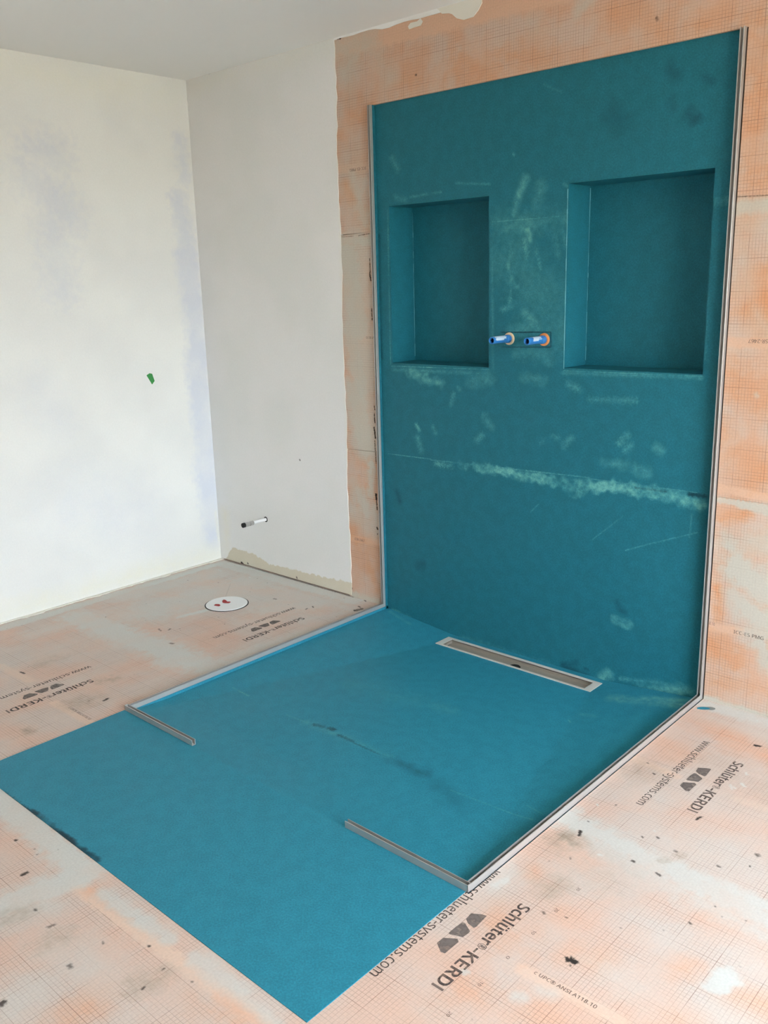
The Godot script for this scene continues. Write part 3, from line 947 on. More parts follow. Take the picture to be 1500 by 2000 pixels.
# ---------------------------------------------------------------- the room
func build_room() -> void:
	# floor: a slab with a pocket for the shower pan
	var f := shape("xz", FLOOR_AREA)
	f.box(Vector3(-0.2, -0.20, -0.2), Vector3(ROOM_X + 0.2, -0.12, ROOM_Z + 0.2))
	f.box(Vector3(-0.2, -0.12, -0.2), Vector3(PAN_L - 0.002, 0, PAN_F))
	f.box(Vector3(PAN_R + 0.019, -0.12, -0.2), Vector3(ROOM_X + 0.2, 0, PAN_F))
	f.box(Vector3(-0.2, -0.12, PAN_F), Vector3(ROOM_X + 0.2, 0, ROOM_Z + 0.2))
	var floor_node := structure(obj("floor", f, M.floor), "floor covered in stained printed orange membrane")
	M.floor_node = floor_node

	var c := shape("xz")
	c.box(Vector3(-0.2, ROOM_H, -0.3), Vector3(ROOM_X + 0.2, ROOM_H + 0.2, ROOM_Z + 0.2))
	structure(obj("ceiling", c, M.ceiling), "plain off-white ceiling")

	var l := shape("zy", WHITE_LEFT_AREA, 0.3, true)
	l.box(Vector3(-0.2, 0, -0.3), Vector3(0, ROOM_H, ROOM_Z + 0.2))
	structure(obj("wall_left", l, M.white_left), "white painted wall with bluish patches")

	rng.seed = 8
	var foot := PackedVector2Array([Vector2(0.0, 2.3), Vector2(0.0, 0.0)])
	for k in 111:
		var wide := 0.006 + 0.010 * rng.randf() + (0.010 if k % 17 < 5 else 0.0)
		foot.append(Vector2(wide, k * 2.3 / 110.0))
	var fs := shape("xz")
	fs.slab(foot, 0.0, 0.004, "xz")
	obj("caulk_line", fs, M.plaster, get_node("wall_left"))

	var fr := shape("xy")
	fr.box(Vector3(0, 0, ROOM_Z), Vector3(ROOM_X, ROOM_H, ROOM_Z + 0.2))
	structure(obj("wall_front", fr, M.wall))

	# right wall with the window that lights the room
	var wz := Vector2(0.6, 2.75)
	var wy := Vector2(0.35, 2.12)
	var r := shape("zy")
	r.box(Vector3(ROOM_X, 0, -0.3), Vector3(ROOM_X + 0.2, wy.x, ROOM_Z + 0.2))
	r.box(Vector3(ROOM_X, wy.y, -0.3), Vector3(ROOM_X + 0.2, ROOM_H, ROOM_Z + 0.2))
	r.box(Vector3(ROOM_X, wy.x, -0.3), Vector3(ROOM_X + 0.2, wy.y, wz.x))
	r.box(Vector3(ROOM_X, wy.x, wz.y), Vector3(ROOM_X + 0.2, wy.y, ROOM_Z + 0.2))
	structure(obj("wall_right", r, M.wall))
	var win := Node3D.new()
	win.name = "window_1"
	add_child(win)
	structure(win, "large clear window")
	var wf := shape("zy")
	var x0 := ROOM_X + 0.10
	var x1 := ROOM_X + 0.15
	wf.box(Vector3(x0, wy.x, wz.x), Vector3(x1, wy.x + 0.05, wz.y))
	wf.box(Vector3(x0, wy.y - 0.05, wz.x), Vector3(x1, wy.y, wz.y))
	wf.box(Vector3(x0, wy.x, wz.x), Vector3(x1, wy.y, wz.x + 0.05))
	wf.box(Vector3(x0, wy.x, wz.y - 0.05), Vector3(x1, wy.y, wz.y))
	obj("window_frame", wf, M.window_frame, win)
	var wp := shape("zy")
	wp.quad(Vector3(x0 + 0.025, wy.x, wz.x), Vector3(x0 + 0.025, wy.y, wz.x), Vector3(x0 + 0.025, wy.y, wz.y), Vector3(x0 + 0.025, wy.x, wz.y), Vector3(-1, 0, 0))
	obj("pane", wp, M.glass, win)

	# back wall: a core with openings for the niches, then the sheets and the plaster skin on it
	var b := shape("xy")
	var xs := [-0.2, NICHES[0][0], NICHES[0][1], NICHES[1][0], NICHES[1][1], ROOM_X + 0.2]
	for k in 5:
		if k % 2 == 0:
			b.box(Vector3(xs[k], -0.12, -0.3), Vector3(xs[k + 1], ROOM_H, -RECESS - 0.005))
		else:
			var nn: Array = NICHES[k / 2]
			b.box(Vector3(xs[k], -0.12, -0.3), Vector3(xs[k + 1], nn[2], -RECESS - 0.005))
			b.box(Vector3(xs[k], nn[3], -0.3), Vector3(xs[k + 1], ROOM_H, -RECESS - 0.005))
			b.box(Vector3(xs[k], nn[2], -0.3), Vector3(xs[k + 1], nn[3], NICHE_BACK - 0.004))
	var wall := structure(obj("wall_back", b, M.core), "back wall: white skim left, orange membrane sheets right")
	M.wall_node = wall
	var top := 2.166
	var s_lo := 0.736
	var s_hi := 1.672
	var xl := 1.219
	var xr := PAN_R + 0.020
	var sheets := [
		[[[1.0, s_hi], [xl, s_hi], [xl, top], [xr, top], [xr, s_hi + 0.006], [3.4, s_hi + 0.004], [3.4, ROOM_H], [1.0, ROOM_H]], 0.0],
		[[[1.0, s_lo - 0.012], [xl, s_lo - 0.006], [xl, s_hi], [1.0, s_hi - 0.004]], 0.0016],
		[[[1.0, 0.0], [xl, 0.0], [xl, s_lo - 0.008], [1.0, s_lo - 0.014]], 0.0],
		[[[xr, s_lo + 0.004], [3.4, s_lo - 0.004], [3.4, s_hi + 0.004], [xr, s_hi + 0.006]], 0.0016],
		[[[xr, 0.0], [3.4, 0.0], [3.4, s_lo - 0.005], [xr, s_lo + 0.003]], 0.0],
		[[[3.4, 0.0], [ROOM_X, 0.0], [ROOM_X, ROOM_H], [3.4, ROOM_H]], 0.0],
	]
	for e: Array in sheets:
		var out := PackedVector2Array()
		for q: Array in e[0]:
			out.append(Vector2(q[0], q[1]))
		var s := shape("xy", SHEET_AREA, 0.3, true)
		s.slab(out, -RECESS - 0.005, e[1])
		obj("membrane_sheet", s, M.sheet, wall)

	# white skim coat with a ragged trowelled edge
	rng.seed = 42
	var skin := PackedVector2Array([Vector2(-0.01, 0.006), Vector2(-0.01, ROOM_H)])
	for k in 66:
		var y := ROOM_H - k * (ROOM_H - 0.008) / 65.0
		skin.append(Vector2(lerpf(1.013, 1.033, y / ROOM_H) + rng.randf_range(-0.0035, 0.0035) + 0.004 * sin(y * 9.0), y))
	var sk := shape("xy", WHITE_BACK_AREA, 0.3, true)
	sk.slab(skin, -0.012, 0.003)
	var so := obj("plaster_skim", sk, M.white_back, wall)
	so.set_meta("label", "white painted plaster with a bare tan strip along the bottom")
	for blob: Array in [
		[Vector2(1.5702, 2.4578), Vector2(1.5897, 2.4436), Vector2(1.6041, 2.4286), Vector2(1.6356, 2.4241), Vector2(1.6524, 2.4173), Vector2(1.6737, 2.3995), Vector2(1.7044, 2.3884), Vector2(1.7487, 2.3899), Vector2(1.7717, 2.4071), Vector2(1.7877, 2.4272), Vector2(1.7854, 2.4575)],
		[Vector2(1.4374, 2.4169), Vector2(1.4507, 2.4269), Vector2(1.4841, 2.4258), Vector2(1.4996, 2.4334), Vector2(1.5095, 2.4209), Vector2(1.4991, 2.4088), Vector2(1.4632, 2.4085), Vector2(1.4424, 2.4070)],
	]:
		var p := PackedVector2Array()
		for q: Vector2 in blob:
			p.append(q)
		var bs := shape("xy")
		bs.slab(p, 0.0, 0.004)
		obj("plaster_patch", bs, M.plaster, wall)
	# ragged plaster along the ceiling joint
	var joint := PackedVector2Array([Vector2(3.3, ROOM_H), Vector2(1.03, ROOM_H)])
	for k in 60:
		joint.append(Vector2(1.03 + k * 2.27 / 59.0, ROOM_H - 0.004 - rng.randf() * 0.007 - (0.008 if k > 6 and k < 16 else 0.0)))
	var js := shape("xy")
	js.slab(joint, 0.0, 0.003)
	obj("plaster_joint", js, M.ceiling, wall)


# ---------------------------------------------------------------- shower
func build_shower_wall() -> void:
	var t := thing("shower_wall", "teal waterproofed shower wall with two recessed niches", "shower wall")
	var z := -RECESS
	var back := z - 0.005
	var top := 2.166
	var bands := [[1.674, top, 0.0], [0.740, 1.674, 0.0014], [-0.11, 0.740, 0.0]]
	for k in 3:
		var lo: float = bands[k][0]
		var hi: float = bands[k][1]
		var front: float = z + bands[k][2]
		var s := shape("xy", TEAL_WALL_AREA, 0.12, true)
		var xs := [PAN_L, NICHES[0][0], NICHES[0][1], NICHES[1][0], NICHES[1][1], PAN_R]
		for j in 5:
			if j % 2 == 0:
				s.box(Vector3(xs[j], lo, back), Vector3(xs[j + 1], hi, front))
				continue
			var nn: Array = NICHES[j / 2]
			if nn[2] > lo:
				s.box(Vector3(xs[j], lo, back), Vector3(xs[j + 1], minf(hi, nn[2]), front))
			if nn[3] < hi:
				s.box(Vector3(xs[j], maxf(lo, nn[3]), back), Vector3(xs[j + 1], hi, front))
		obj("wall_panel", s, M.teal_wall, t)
	# the turned edges up to the surrounding sheets
	var e := shape("zy", Rect2(-0.5, -0.1, 1.6, 2.3), 0.12, true)
	e.box(Vector3(PAN_L - 0.004, -0.02, back), Vector3(PAN_L, top, 0.0005))
	obj("edge_return", e, M.teal_plain, t)
	e = shape("zy", Rect2(-0.5, -0.1, 1.6, 2.3), 0.12, true)
	e.box(Vector3(PAN_R, -0.02, back), Vector3(PAN_R + 0.002, top, 0.0005))
	obj("edge_return", e, M.teal_plain, t)
	for nn: Array in NICHES:
		var x0: float = nn[0]
		var x1: float = nn[1]
		var y0: float = nn[2]
		var y1: float = nn[3]
		var s := shape("xy", Rect2(0, 0, 0.8, 0.8), 0.12, true)
		s.box(Vector3(x0, y0, NICHE_BACK - 0.004), Vector3(x1, y1, NICHE_BACK))
		var n := obj("niche", s, M.teal_plain, t)
		for side: Array in [["side_panel", Vector3(x0, y0, NICHE_BACK), Vector3(x0 + 0.003, y1, z)], ["side_panel", Vector3(x1 - 0.003, y0, NICHE_BACK), Vector3(x1, y1, z)]]:
			var q := shape("zy", Rect2(0, 0, 0.8, 0.8), 0.12, true)
			q.box(side[1], side[2])
			obj(side[0], q, M.teal_plain, n)
		for side: Array in [["shelf_panel", Vector3(x0, y0, NICHE_BACK), Vector3(x1, y0 + 0.003, z)], ["top_panel", Vector3(x0, y1 - 0.003, NICHE_BACK), Vector3(x1, y1, z)]]:
			var q := shape("xz", Rect2(0, 0, 0.8, 0.8), 0.12, false)
			q.box(side[1], side[2])
			obj(side[0], q, M.teal_plain, n)
		# pale strips painting the highlights on the sealed left inner corner and front edge
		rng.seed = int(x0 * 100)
		var highlight := shape("xy")
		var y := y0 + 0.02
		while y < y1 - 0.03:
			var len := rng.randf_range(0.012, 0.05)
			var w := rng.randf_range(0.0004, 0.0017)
			highlight.box(Vector3(x0 + 0.003, y, NICHE_BACK), Vector3(x0 + 0.003 + w, minf(y + len, y1 - 0.01), NICHE_BACK + w))
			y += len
		obj("edge_highlight", highlight, M.highlight_teal, n)
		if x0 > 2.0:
			highlight = shape("xy")
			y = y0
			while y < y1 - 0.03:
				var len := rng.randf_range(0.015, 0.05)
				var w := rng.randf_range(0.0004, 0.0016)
				highlight.box(Vector3(x0 - w, y, z), Vector3(x0 + w * 0.6, minf(y + len, y1), z + 0.0022))
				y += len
			obj("edge_highlight", highlight, M.highlight_teal, n)
	# patch of membrane round the pipes
	var g := shape("xy", TEAL_WALL_AREA, 0.12, true)
	g.box(Vector3(1.872, 1.214, z), Vector3(2.092, 1.270, z + 0.0034))
	obj("pipe_patch", g, M.teal_wall, t)


func pan_height(x: float, z: float) -> float:
	if z >= PAN_F:
		return 0.002
	var rim := -RECESS * clampf((PAN_F - z) / 0.16, 0.0, 1.0)
	var g := minf(minf((x - PAN_L) / (DRAIN.position.x - PAN_L), (PAN_R - x) / (PAN_R - DRAIN.end.x)), (PAN_F - z) / (PAN_F - DRAIN.end.y))
	return lerpf(0.002 + rim, DRAIN_Y, clampf(g, 0.0, 1.0))


func build_pan() -> void:
	var t := thing("shower_pan", "teal waterproofed shower floor sloping to a linear drain", "shower floor")
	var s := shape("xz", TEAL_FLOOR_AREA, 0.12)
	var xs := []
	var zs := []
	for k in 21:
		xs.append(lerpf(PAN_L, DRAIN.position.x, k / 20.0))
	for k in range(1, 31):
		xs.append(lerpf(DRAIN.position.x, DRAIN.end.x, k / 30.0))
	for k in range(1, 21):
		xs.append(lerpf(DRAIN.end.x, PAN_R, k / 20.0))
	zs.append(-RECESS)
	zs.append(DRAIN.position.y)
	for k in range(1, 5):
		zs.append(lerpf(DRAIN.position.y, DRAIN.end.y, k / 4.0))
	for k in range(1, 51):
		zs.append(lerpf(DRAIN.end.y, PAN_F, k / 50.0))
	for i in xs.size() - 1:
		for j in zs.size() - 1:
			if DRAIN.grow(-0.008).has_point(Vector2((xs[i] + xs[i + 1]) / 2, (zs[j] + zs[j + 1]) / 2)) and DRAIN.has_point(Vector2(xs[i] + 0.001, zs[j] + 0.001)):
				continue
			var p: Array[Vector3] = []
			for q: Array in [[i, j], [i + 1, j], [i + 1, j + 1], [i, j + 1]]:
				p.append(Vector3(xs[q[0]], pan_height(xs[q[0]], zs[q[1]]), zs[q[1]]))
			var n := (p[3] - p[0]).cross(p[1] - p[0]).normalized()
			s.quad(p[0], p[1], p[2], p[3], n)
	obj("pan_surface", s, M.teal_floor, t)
	# turned-up edges under the side channels
	for side: Array in [[PAN_L - 0.002, PAN_L], [PAN_R, PAN_R + 0.002]]:
		var e := shape("zy", Rect2(-0.02, -1.0, 1.94, 1.6), 0.12)
		e.box(Vector3(side[0], -0.06, -RECESS), Vector3(side[1], 0.0, PAN_F))
		obj("edge_return", e, M.teal_floor, t)
	# front strip lying on the floor
	var a := shape("xz", TEAL_FLOOR_AREA, 0.12)
	a.box(Vector3(1.216, 0.0, PAN_F), Vector3(2.746, 0.002, APRON_F))
	obj("front_strip", a, M.teal_floor, t)


func build_drain() -> void:
	var t := thing("linear_drain", "long stainless steel linear drain channel set into teal shower floor", "drain")
	var x0 := DRAIN.position.x
	var x1 := DRAIN.end.x
	var z0 := DRAIN.position.y
	var z1 := DRAIN.end.y
	var y := DRAIN_Y
	var rim := 0.015
	var s := shape()
	s.box(Vector3(x0, y - 0.003, z0), Vector3(x1, y + 0.0025, z0 + rim))
	s.box(Vector3(x0, y - 0.003, z1 - 0.010), Vector3(x1, y + 0.0025, z1))
	s.box(Vector3(x0, y - 0.003, z0 + rim), Vector3(x0 + 0.03, y + 0.0025, z1 - 0.010))
	s.box(Vector3(x1 - 0.03, y - 0.003, z0 + rim), Vector3(x1, y + 0.0025, z1 - 0.010))
	obj("rim", s, M.steel, t)
	var i0 := x0 + 0.03
	var i1 := x1 - 0.03
	var k0 := z0 + rim
	var k1 := z1 - 0.010
	var km := (k0 + k1) / 2
	var d := y - 0.016
	var xm := (i0 + i1) / 2
	var tr := shape()
	tr.quad(Vector3(i0, y, k0), Vector3(i1, y, k0), Vector3(i1, d, k0), Vector3(i0, d, k0), Vector3(0, 0, 1))
	tr.quad(Vector3(i0, y, k1), Vector3(i1, y, k1), Vector3(i1, d, k1), Vector3(i0, d, k1), Vector3(0, 0, -1))
	tr.quad(Vector3(i0, y, k0), Vector3(i0, y, k1), Vector3(i0, d, k1), Vector3(i0, d, k0), Vector3(1, 0, 0))
	tr.quad(Vector3(i1, y, k0), Vector3(i1, y, k1), Vector3(i1, d, k1), Vector3(i1, d, k0), Vector3(-1, 0, 0))
	tr.quad(Vector3(i0, d, k0), Vector3(i1, d, k0), Vector3(i1, d - 0.004, km), Vector3(i0, d - 0.004, km), Vector3(0, 1, 0.15).normalized())
	tr.quad(Vector3(i0, d - 0.004, km), Vector3(i1, d - 0.004, km), Vector3(i1, d, k1), Vector3(i0, d, k1), Vector3(0, 1, -0.15).normalized())
	obj("trough", tr, M.trough, t)
	var o := shape()
	o.lathe(Vector3(xm + 0.005, d - 0.003, km), Vector3.UP, PackedVector2Array([Vector2(0.0, 0.0), Vector2(0.0, 0.004), Vector2(0.022, 0.004), Vector2(0.024, 0.002)]), 28)
	obj("outlet", o, M.black, t)


# a U channel: start, direction of its run, direction it opens to, length, height
func channel(at: Vector3, run: Vector3, opens: Vector3, width: float, high: float, length: float, label: String) -> Node3D:
	var t := thing("glass_channel", label, "metal channel", at, "aluminium channels for shower glass")
	var side := run.cross(opens).normalized()
	var th := 0.0022
	var h := width / 2
	var prof := [Vector2(-h, 0), Vector2(h, 0), Vector2(h, high - 0.0004), Vector2(h - 0.0004, high), Vector2(h - th, high), Vector2(h - th, th), Vector2(-h + th, th), Vector2(-h + th, high), Vector2(-h + 0.0004, high), Vector2(-h, high - 0.0004)]
	var s := shape("xz")
	var at_of := func(q: Vector2, d: float) -> Vector3:
		return side * q.x + opens * q.y + run * d
	for k in prof.size():
		var a: Vector2 = prof[k]
		var b: Vector2 = prof[(k + 1) % prof.size()]
		var e := (b - a).normalized()
		var n: Vector3 = at_of.call(Vector2(e.y, -e.x), 0.0)
		s.quad(at_of.call(a, 0.0), at_of.call(b, 0.0), at_of.call(b, length), at_of.call(a, length), n)
	var ids := Geometry2D.triangulate_polygon(PackedVector2Array(prof))
	for k in range(0, ids.size(), 3):
		for end: Array in [[0.0, -run], [length, run]]:
			s.tri(at_of.call(prof[ids[k]], end[0]), at_of.call(prof[ids[k + 1]], end[0]), at_of.call(prof[ids[k + 2]], end[0]), end[1])
	obj("profile", s, M.metal, t)
	return t


func build_channels() -> void:
	var w := 0.014
	channel(Vector3(1.227, 0.018, 0), Vector3.UP, Vector3.BACK, w, 0.015, 2.148, "upright metal channel on the left edge of the teal wall")
	channel(Vector3(2.747, 0.020, 0), Vector3.UP, Vector3.BACK, w, 0.020, 2.146, "upright metal channel on the right edge of the teal wall")
	channel(Vector3(1.227, 0, 0), Vector3.BACK, Vector3.UP, w, 0.018, PAN_F - w, "metal floor channel along the left side of the shower")
	channel(Vector3(2.747, 0, 0), Vector3.BACK, Vector3.UP, w, 0.020, PAN_F - w, "metal floor channel along the right side of the shower")
	var left := channel(Vector3(1.220, 0.002, PAN_F - w / 2), Vector3.RIGHT, Vector3.UP, w, 0.020, 0.402, "short metal channel across the shower entrance, left of the gap")
	var right := channel(Vector3(2.329, 0.002, PAN_F - w / 2), Vector3.RIGHT, Vector3.UP, w, 0.020, 0.425, "short metal channel across the shower entrance, right of the gap")
	var cap := shape()
	cap.box(Vector3(0, 0, -w / 2), Vector3(0.002, 0.0199, w / 2))
	obj("end_cap", cap, M.metal, left)
	cap = shape()
	cap.box(Vector3(0.423, 0, -w / 2), Vector3(0.4252, 0.0199, w / 2))
	obj("end_cap", cap, M.metal, right)


# ---------------------------------------------------------------- pipes
func build_pipes() -> void:
	var spots := [[1.910, "blue pipe stub with cream seal, nearer the small niche"], [2.066, "blue pipe stub with orange seal, nearer the wide niche"]]
	for k in 2:
		var t := thing("water_pipe", spots[k][1], "pipe", Vector3(spots[k][0], 1.242, -RECESS + 0.0026), "water supply stubs between the niches")
		var s := shape()
		s.lathe(Vector3(0, 0, -0.06), Vector3(0, 0, 1), PackedVector2Array([Vector2(0.0135, 0.0), Vector2(0.0135, 0.175), Vector2(0.0125, 0.178), Vector2(0.0105, 0.178), Vector2(0.0100, 0.175), Vector2(0.0100, 0.05), Vector2(0.0, 0.05)]), 36)
		obj("tube", s, M.pipe_blue, t)
		var bore_shade := shape()
		bore_shade.lathe(Vector3(0, 0, 0.104), Vector3(0, 0, 1), PackedVector2Array([Vector2(0.0, 0.0), Vector2(0.0, 0.001), Vector2(0.0099, 0.001)]), 28)
		obj("bore_shade", bore_shade, plain(rgb(16, 22, 44), 0.8), t)  # dark disc inside the tube: the shade of its hollow as colour
		var c := shape()
		c.lathe(Vector3.ZERO, Vector3(0, 0, 1), PackedVector2Array([Vector2(0.0236, 0.0), Vector2(0.0236, 0.004), Vector2(0.021, 0.0075), Vector2(0.0162, 0.008), Vector2(0.0137, 0.006)]), 36)
		obj("seal", c, M.seal if k == 0 else M.seal_worn, t)
		var b := shape()
		b.lathe(Vector3(0, 0, 0.004), Vector3(0, 0, 1), PackedVector2Array([Vector2(0.0136, 0.0), Vector2(0.0156, 0.002), Vector2(0.0156, 0.020), Vector2(0.0136, 0.024)]), 36)
		obj("sleeve", b, M.pipe_blue, t)
		# worn white sticker over the upper side
		var q := shape()
		rng.seed = 3 + k
		for i in 14:
			var a0 := deg_to_rad(-5 + i * 10.0)
			var a1 := deg_to_rad(5 + i * 10.0)
			var z0 := 0.032 + rng.randf() * 0.008
			var z1 := 0.112 - rng.randf() * 0.012 - (0.014 if k else 0.0)
			if i < 2 or (k and i % 5 == 3):
				z0 += 0.02
			var d0 := Vector3(cos(a0), sin(a0), 0) * 0.0138
			var d1 := Vector3(cos(a1), sin(a1), 0) * 0.0138
			q.quad(d0 + Vector3(0, 0, z0), d1 + Vector3(0, 0, z0), d1 + Vector3(0, 0, z1), d0 + Vector3(0, 0, z1), (d0 + d1).normalized())
		obj("sticker", q, M.pipe_sticker, t)
	var p := thing("supply_pipe", "thin white pipe stub with black open end, low on white wall", "pipe", Vector3(0.406, 0.290, 0.003))
	var s := shape()
	s.lathe(Vector3(0, 0, -0.03), Vector3(0, 0, 1), PackedVector2Array([Vector2(0.0085, 0.0), Vector2(0.0085, 0.13)]), 24)
	obj("tube", s, M.white_plastic, p)
	s = shape()
	s.lathe(Vector3(0, 0, 0.085), Vector3(0, 0, 1), PackedVector2Array([Vector2(0.0086, 0.0), Vector2(0.0118, 0.001), Vector2(0.0118, 0.022), Vector2(0.0098, 0.024), Vector2(0.0098, 0.03), Vector2(0.0122, 0.031), Vector2(0.0122, 0.066), Vector2(0.0108, 0.067)]), 24)
	obj("fitting", s, M.chrome, p)
	s = shape()
	s.lathe(Vector3(0, 0, 0.140), Vector3(0, 0, 1), PackedVector2Array([Vector2(0.0124, 0.0), Vector2(0.0124, 0.013), Vector2(0.0, 0.0135)]), 24)
	obj("cap", s, M.black, p)
	s = shape()
	s.lathe(Vector3(0, 0, 0.0), Vector3(0, 0, 1), PackedVector2Array([Vector2(0.0145, 0.0), Vector2(0.0145, 0.0006), Vector2(0.0086, 0.0008)]), 24)
	obj("wall_hole", s, M.black, p)


func build_small_things() -> void:
	var t := thing("drain_cover", "round white cap with red marks set in the floor", "pipe cover", Vector3(0.618, 0, 0.448))
	var s := shape()
	s.lathe(Vector3.ZERO, Vector3.UP, PackedVector2Array([Vector2(0.104, 0.0), Vector2(0.104, 0.0012), Vector2(0.098, 0.0014)]), 48)
	obj("gap_ring", s, M.black, t)
	s = shape()
	s.lathe(Vector3.ZERO, Vector3.UP, PackedVector2Array([Vector2(0.0985, 0.0), Vector2(0.0985, 0.003), Vector2(0.0965, 0.0045), Vector2(0.0, 0.005)]), 48)
	obj("disc", s, M.white_plastic, t)
	var red := plain(rgb(158, 34, 34), 0.6)
	for mark: Array in [
		[Vector2(0.5775, 0.4440), Vector2(0.5659, 0.4258), Vector2(0.5797, 0.4241), Vector2(0.6029, 0.4331), Vector2(0.6127, 0.4254), Vector2(0.6224, 0.4268), Vector2(0.6260, 0.4419), Vector2(0.6123, 0.4527), Vector2(0.5968, 0.4559)],
		[Vector2(0.5924, 0.5039), Vector2(0.5868, 0.4906), Vector2(0.6004, 0.4799), Vector2(0.6176, 0.4841), Vector2(0.6231, 0.4974), Vector2(0.6020, 0.5052)],
	]:
		var p := PackedVector2Array()
		for q: Vector2 in mark:
			p.append(q - Vector2(0.618, 0.448))
		s = shape()
		s.slab(p, 0.0045, 0.0056, "xz")
		obj("red_mark", s, red, t)

	var tape := thing("tape_scrap", "small scrap of green tape stuck on the white left wall", "tape")
	s = shape("zy")
	s.slab(PackedVector2Array([Vector2(0.3757, 1.0485), Vector2(0.3570, 1.0570), Vector2(0.3425, 1.0532), Vector2(0.3313, 1.0163), Vector2(0.3481, 1.0000)]), 0.0, 0.0006, "zy")
	obj("strip", s, plain(rgb(58, 140, 72), 0.6), tape)

	# a torn spot in the membrane by the right channel where old teal shows
	var spot := PackedVector2Array()
	var rim := PackedVector2Array()
	for k in 20:
		var a := TAU * k / 20.0
		var d := Vector2(cos(a) * 0.030, sin(a) * 0.013).rotated(-0.65)
		spot.append(Vector2(2.787, 0.070) + d * 0.72 * (1.0 + 0.08 * sin(3.0 * a)))
		rim.append(Vector2(2.791, 0.067) + d * 0.75 * (1.6 if k < 4 or k > 16 else 1.2))
	s = shape()
	s.slab(rim, 0.0, 0.0006, "xz")
	obj("torn_edge", s, plain(rgb(128, 132, 128), 0.9), M.floor_node)
	s = shape("xz", TEAL_FLOOR_AREA, 0.12)
	s.slab(spot, 0.0, 0.0012, "xz")
	obj("teal_spot", s, M.teal_floor, M.floor_node)


# ---------------------------------------------------------------- print on the membrane
func words(text: String, bold: bool, parent: Node, origin: Vector3, along: Vector3, up: Vector3, length: float, high: float, material: Material) -> void:
	var font := SystemFont.new()
	font.font_names = PackedStringArray(["Droid Sans"])
	font.font_weight = 400
	var face := FontVariation.new()
	face.base_font = font
	face.variation_embolden = 0.7 if bold else 0.0
	var m := TextMesh.new()
	m.text = text
	m.font = face
	m.font_size = 64
	m.pixel_size = 0.001
	m.depth = 0.02
	m.curve_step = 2.0
	m.horizontal_alignment = HORIZONTAL_ALIGNMENT_LEFT
	var cap := TextMesh.new()
	cap.text = "H"
	cap.font = face
	cap.font_size = 64
	cap.pixel_size = 0.001
	cap.depth = 0.02
	cap.horizontal_alignment = HORIZONTAL_ALIGNMENT_LEFT
	var box := m.get_aabb()
	var ref := cap.get_aabb()
	var o := MeshInstance3D.new()
	o.name = "printed_lettering"
	o.mesh = m
	o.material_override = material
	var sx := length / box.size.x
	var sy := high / ref.size.y
	var normal := along.cross(up)
	o.transform = Transform3D(Basis(along * sx, up * sy, normal * 0.01), origin - along * box.position.x * sx - up * ref.position.y * sy)
	parent.add_child(o, true)


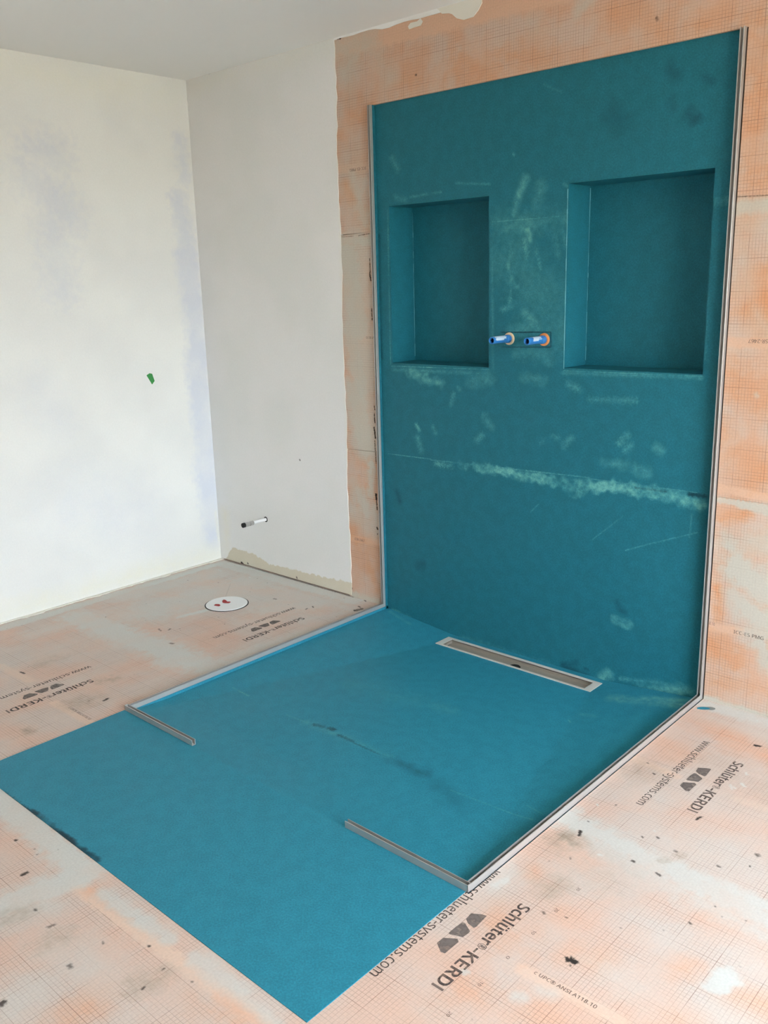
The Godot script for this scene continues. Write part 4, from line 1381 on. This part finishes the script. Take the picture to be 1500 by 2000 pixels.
func build_print() -> void:
	var f: Node3D = M.floor_node
	var lift := Vector3(0, 0.0003, 0)
	var stones := [
		[[-0.069, 0.107], [-0.066, 0.130], [-0.053, 0.139], [-0.034, 0.142], [-0.032, 0.135], [-0.035, 0.090], [-0.045, 0.092]],
		[[-0.065, 0.144], [-0.059, 0.143], [-0.034, 0.157], [-0.033, 0.163], [-0.035, 0.183], [-0.064, 0.195], [-0.068, 0.193], [-0.068, 0.165]],
		[[-0.068, 0.214], [-0.068, 0.236], [-0.045, 0.252], [-0.034, 0.250], [-0.033, 0.201], [-0.041, 0.195], [-0.055, 0.205]],
	]
	for at: Array in [[2.872, 1.322], [3.006, 0.350], [0.878, 1.315], [1.026, 0.345]]:
		var o := Vector3(at[0], 0, at[1])
		var ink: Material = M.ink_near if at[1] > 1.0 else M.ink_worn
		words("Schlüter", true, f, o + lift, Vector3.BACK, Vector3.RIGHT, 0.169, 0.031, ink)
		words("®", false, f, o + lift + Vector3(0.006, 0, 0.170), Vector3.BACK, Vector3.RIGHT, 0.017, 0.021, ink)
		words("-KERD", true, f, o + lift + Vector3(0, 0, 0.190), Vector3.BACK, Vector3.RIGHT, 0.138, 0.031, ink)
		var bar := shape()
		bar.box(o + Vector3(0, 0, 0.3345), o + Vector3(0.031, 0.0004, 0.3405))
		obj("printed_lettering", bar, M.ink_bar, f)
		words("www.schlueter-systems.com", false, f, o + lift + Vector3(-0.124, 0, -0.065), Vector3.BACK, Vector3.RIGHT, 0.468, 0.027, ink)
		for st: Array in stones:
			var p := PackedVector2Array()
			for q: Array in st:
				p.append(Vector2(at[0] + q[0], at[1] + q[1]))
			var s := shape()
			s.slab(p, 0.0, 0.0004, "xz")
			obj("printed_emblem", s, M.ink_emblem, f)
	for mark: Array in [["30", 1.181], ["20", 1.282], ["10", 1.381], ["0", 1.487], ["10", 1.587], ["20", 1.695]]:
		words(mark[0], false, f, Vector3(2.948, 0, mark[1]) + lift, Vector3.BACK, Vector3.RIGHT, 0.005 * mark[0].length() + 0.003, 0.008, M.ink)
	words("c UPC® ANSI A118.10", false, f, Vector3(3.021, 0, 1.494) + lift, Vector3.RIGHT, Vector3.FORWARD, 0.150, 0.010, M.ink)
	words("c UPC® ANSI A118.10", false, f, Vector3(1.038, 0, 1.497) + lift, Vector3.RIGHT, Vector3.FORWARD, 0.145, 0.010, M.ink)
	var w: Node3D = M.wall_node
	var zf := Vector3(0, 0, 0.0003)
	words("ESR-2467", false, w, Vector3(2.893, 1.259, 0.0016) + zf, Vector3.LEFT, Vector3.DOWN, 0.068, 0.012, M.ink)
	words("ICC-ES PMG", false, w, Vector3(2.846, 0.272, 0) + zf, Vector3.RIGHT, Vector3.UP, 0.100, 0.012, M.ink_worn)
	words("8.10", false, w, Vector3(2.760, 0.283, 0) + zf, Vector3.RIGHT, Vector3.UP, 0.020, 0.010, M.ink)
	words("ICC-ES PMG", false, w, Vector3(1.190, 1.934, 0) + zf, Vector3.LEFT, Vector3.DOWN, 0.094, 0.011, M.ink)
	words("A118.10", false, w, Vector3(1.214, 1.238, 0.0016) + zf, Vector3.LEFT, Vector3.DOWN, 0.050, 0.010, M.ink_worn)
	words("ESR-2467", false, w, Vector3(1.048, 0.290, 0) + zf, Vector3.RIGHT, Vector3.UP, 0.064, 0.012, M.ink)
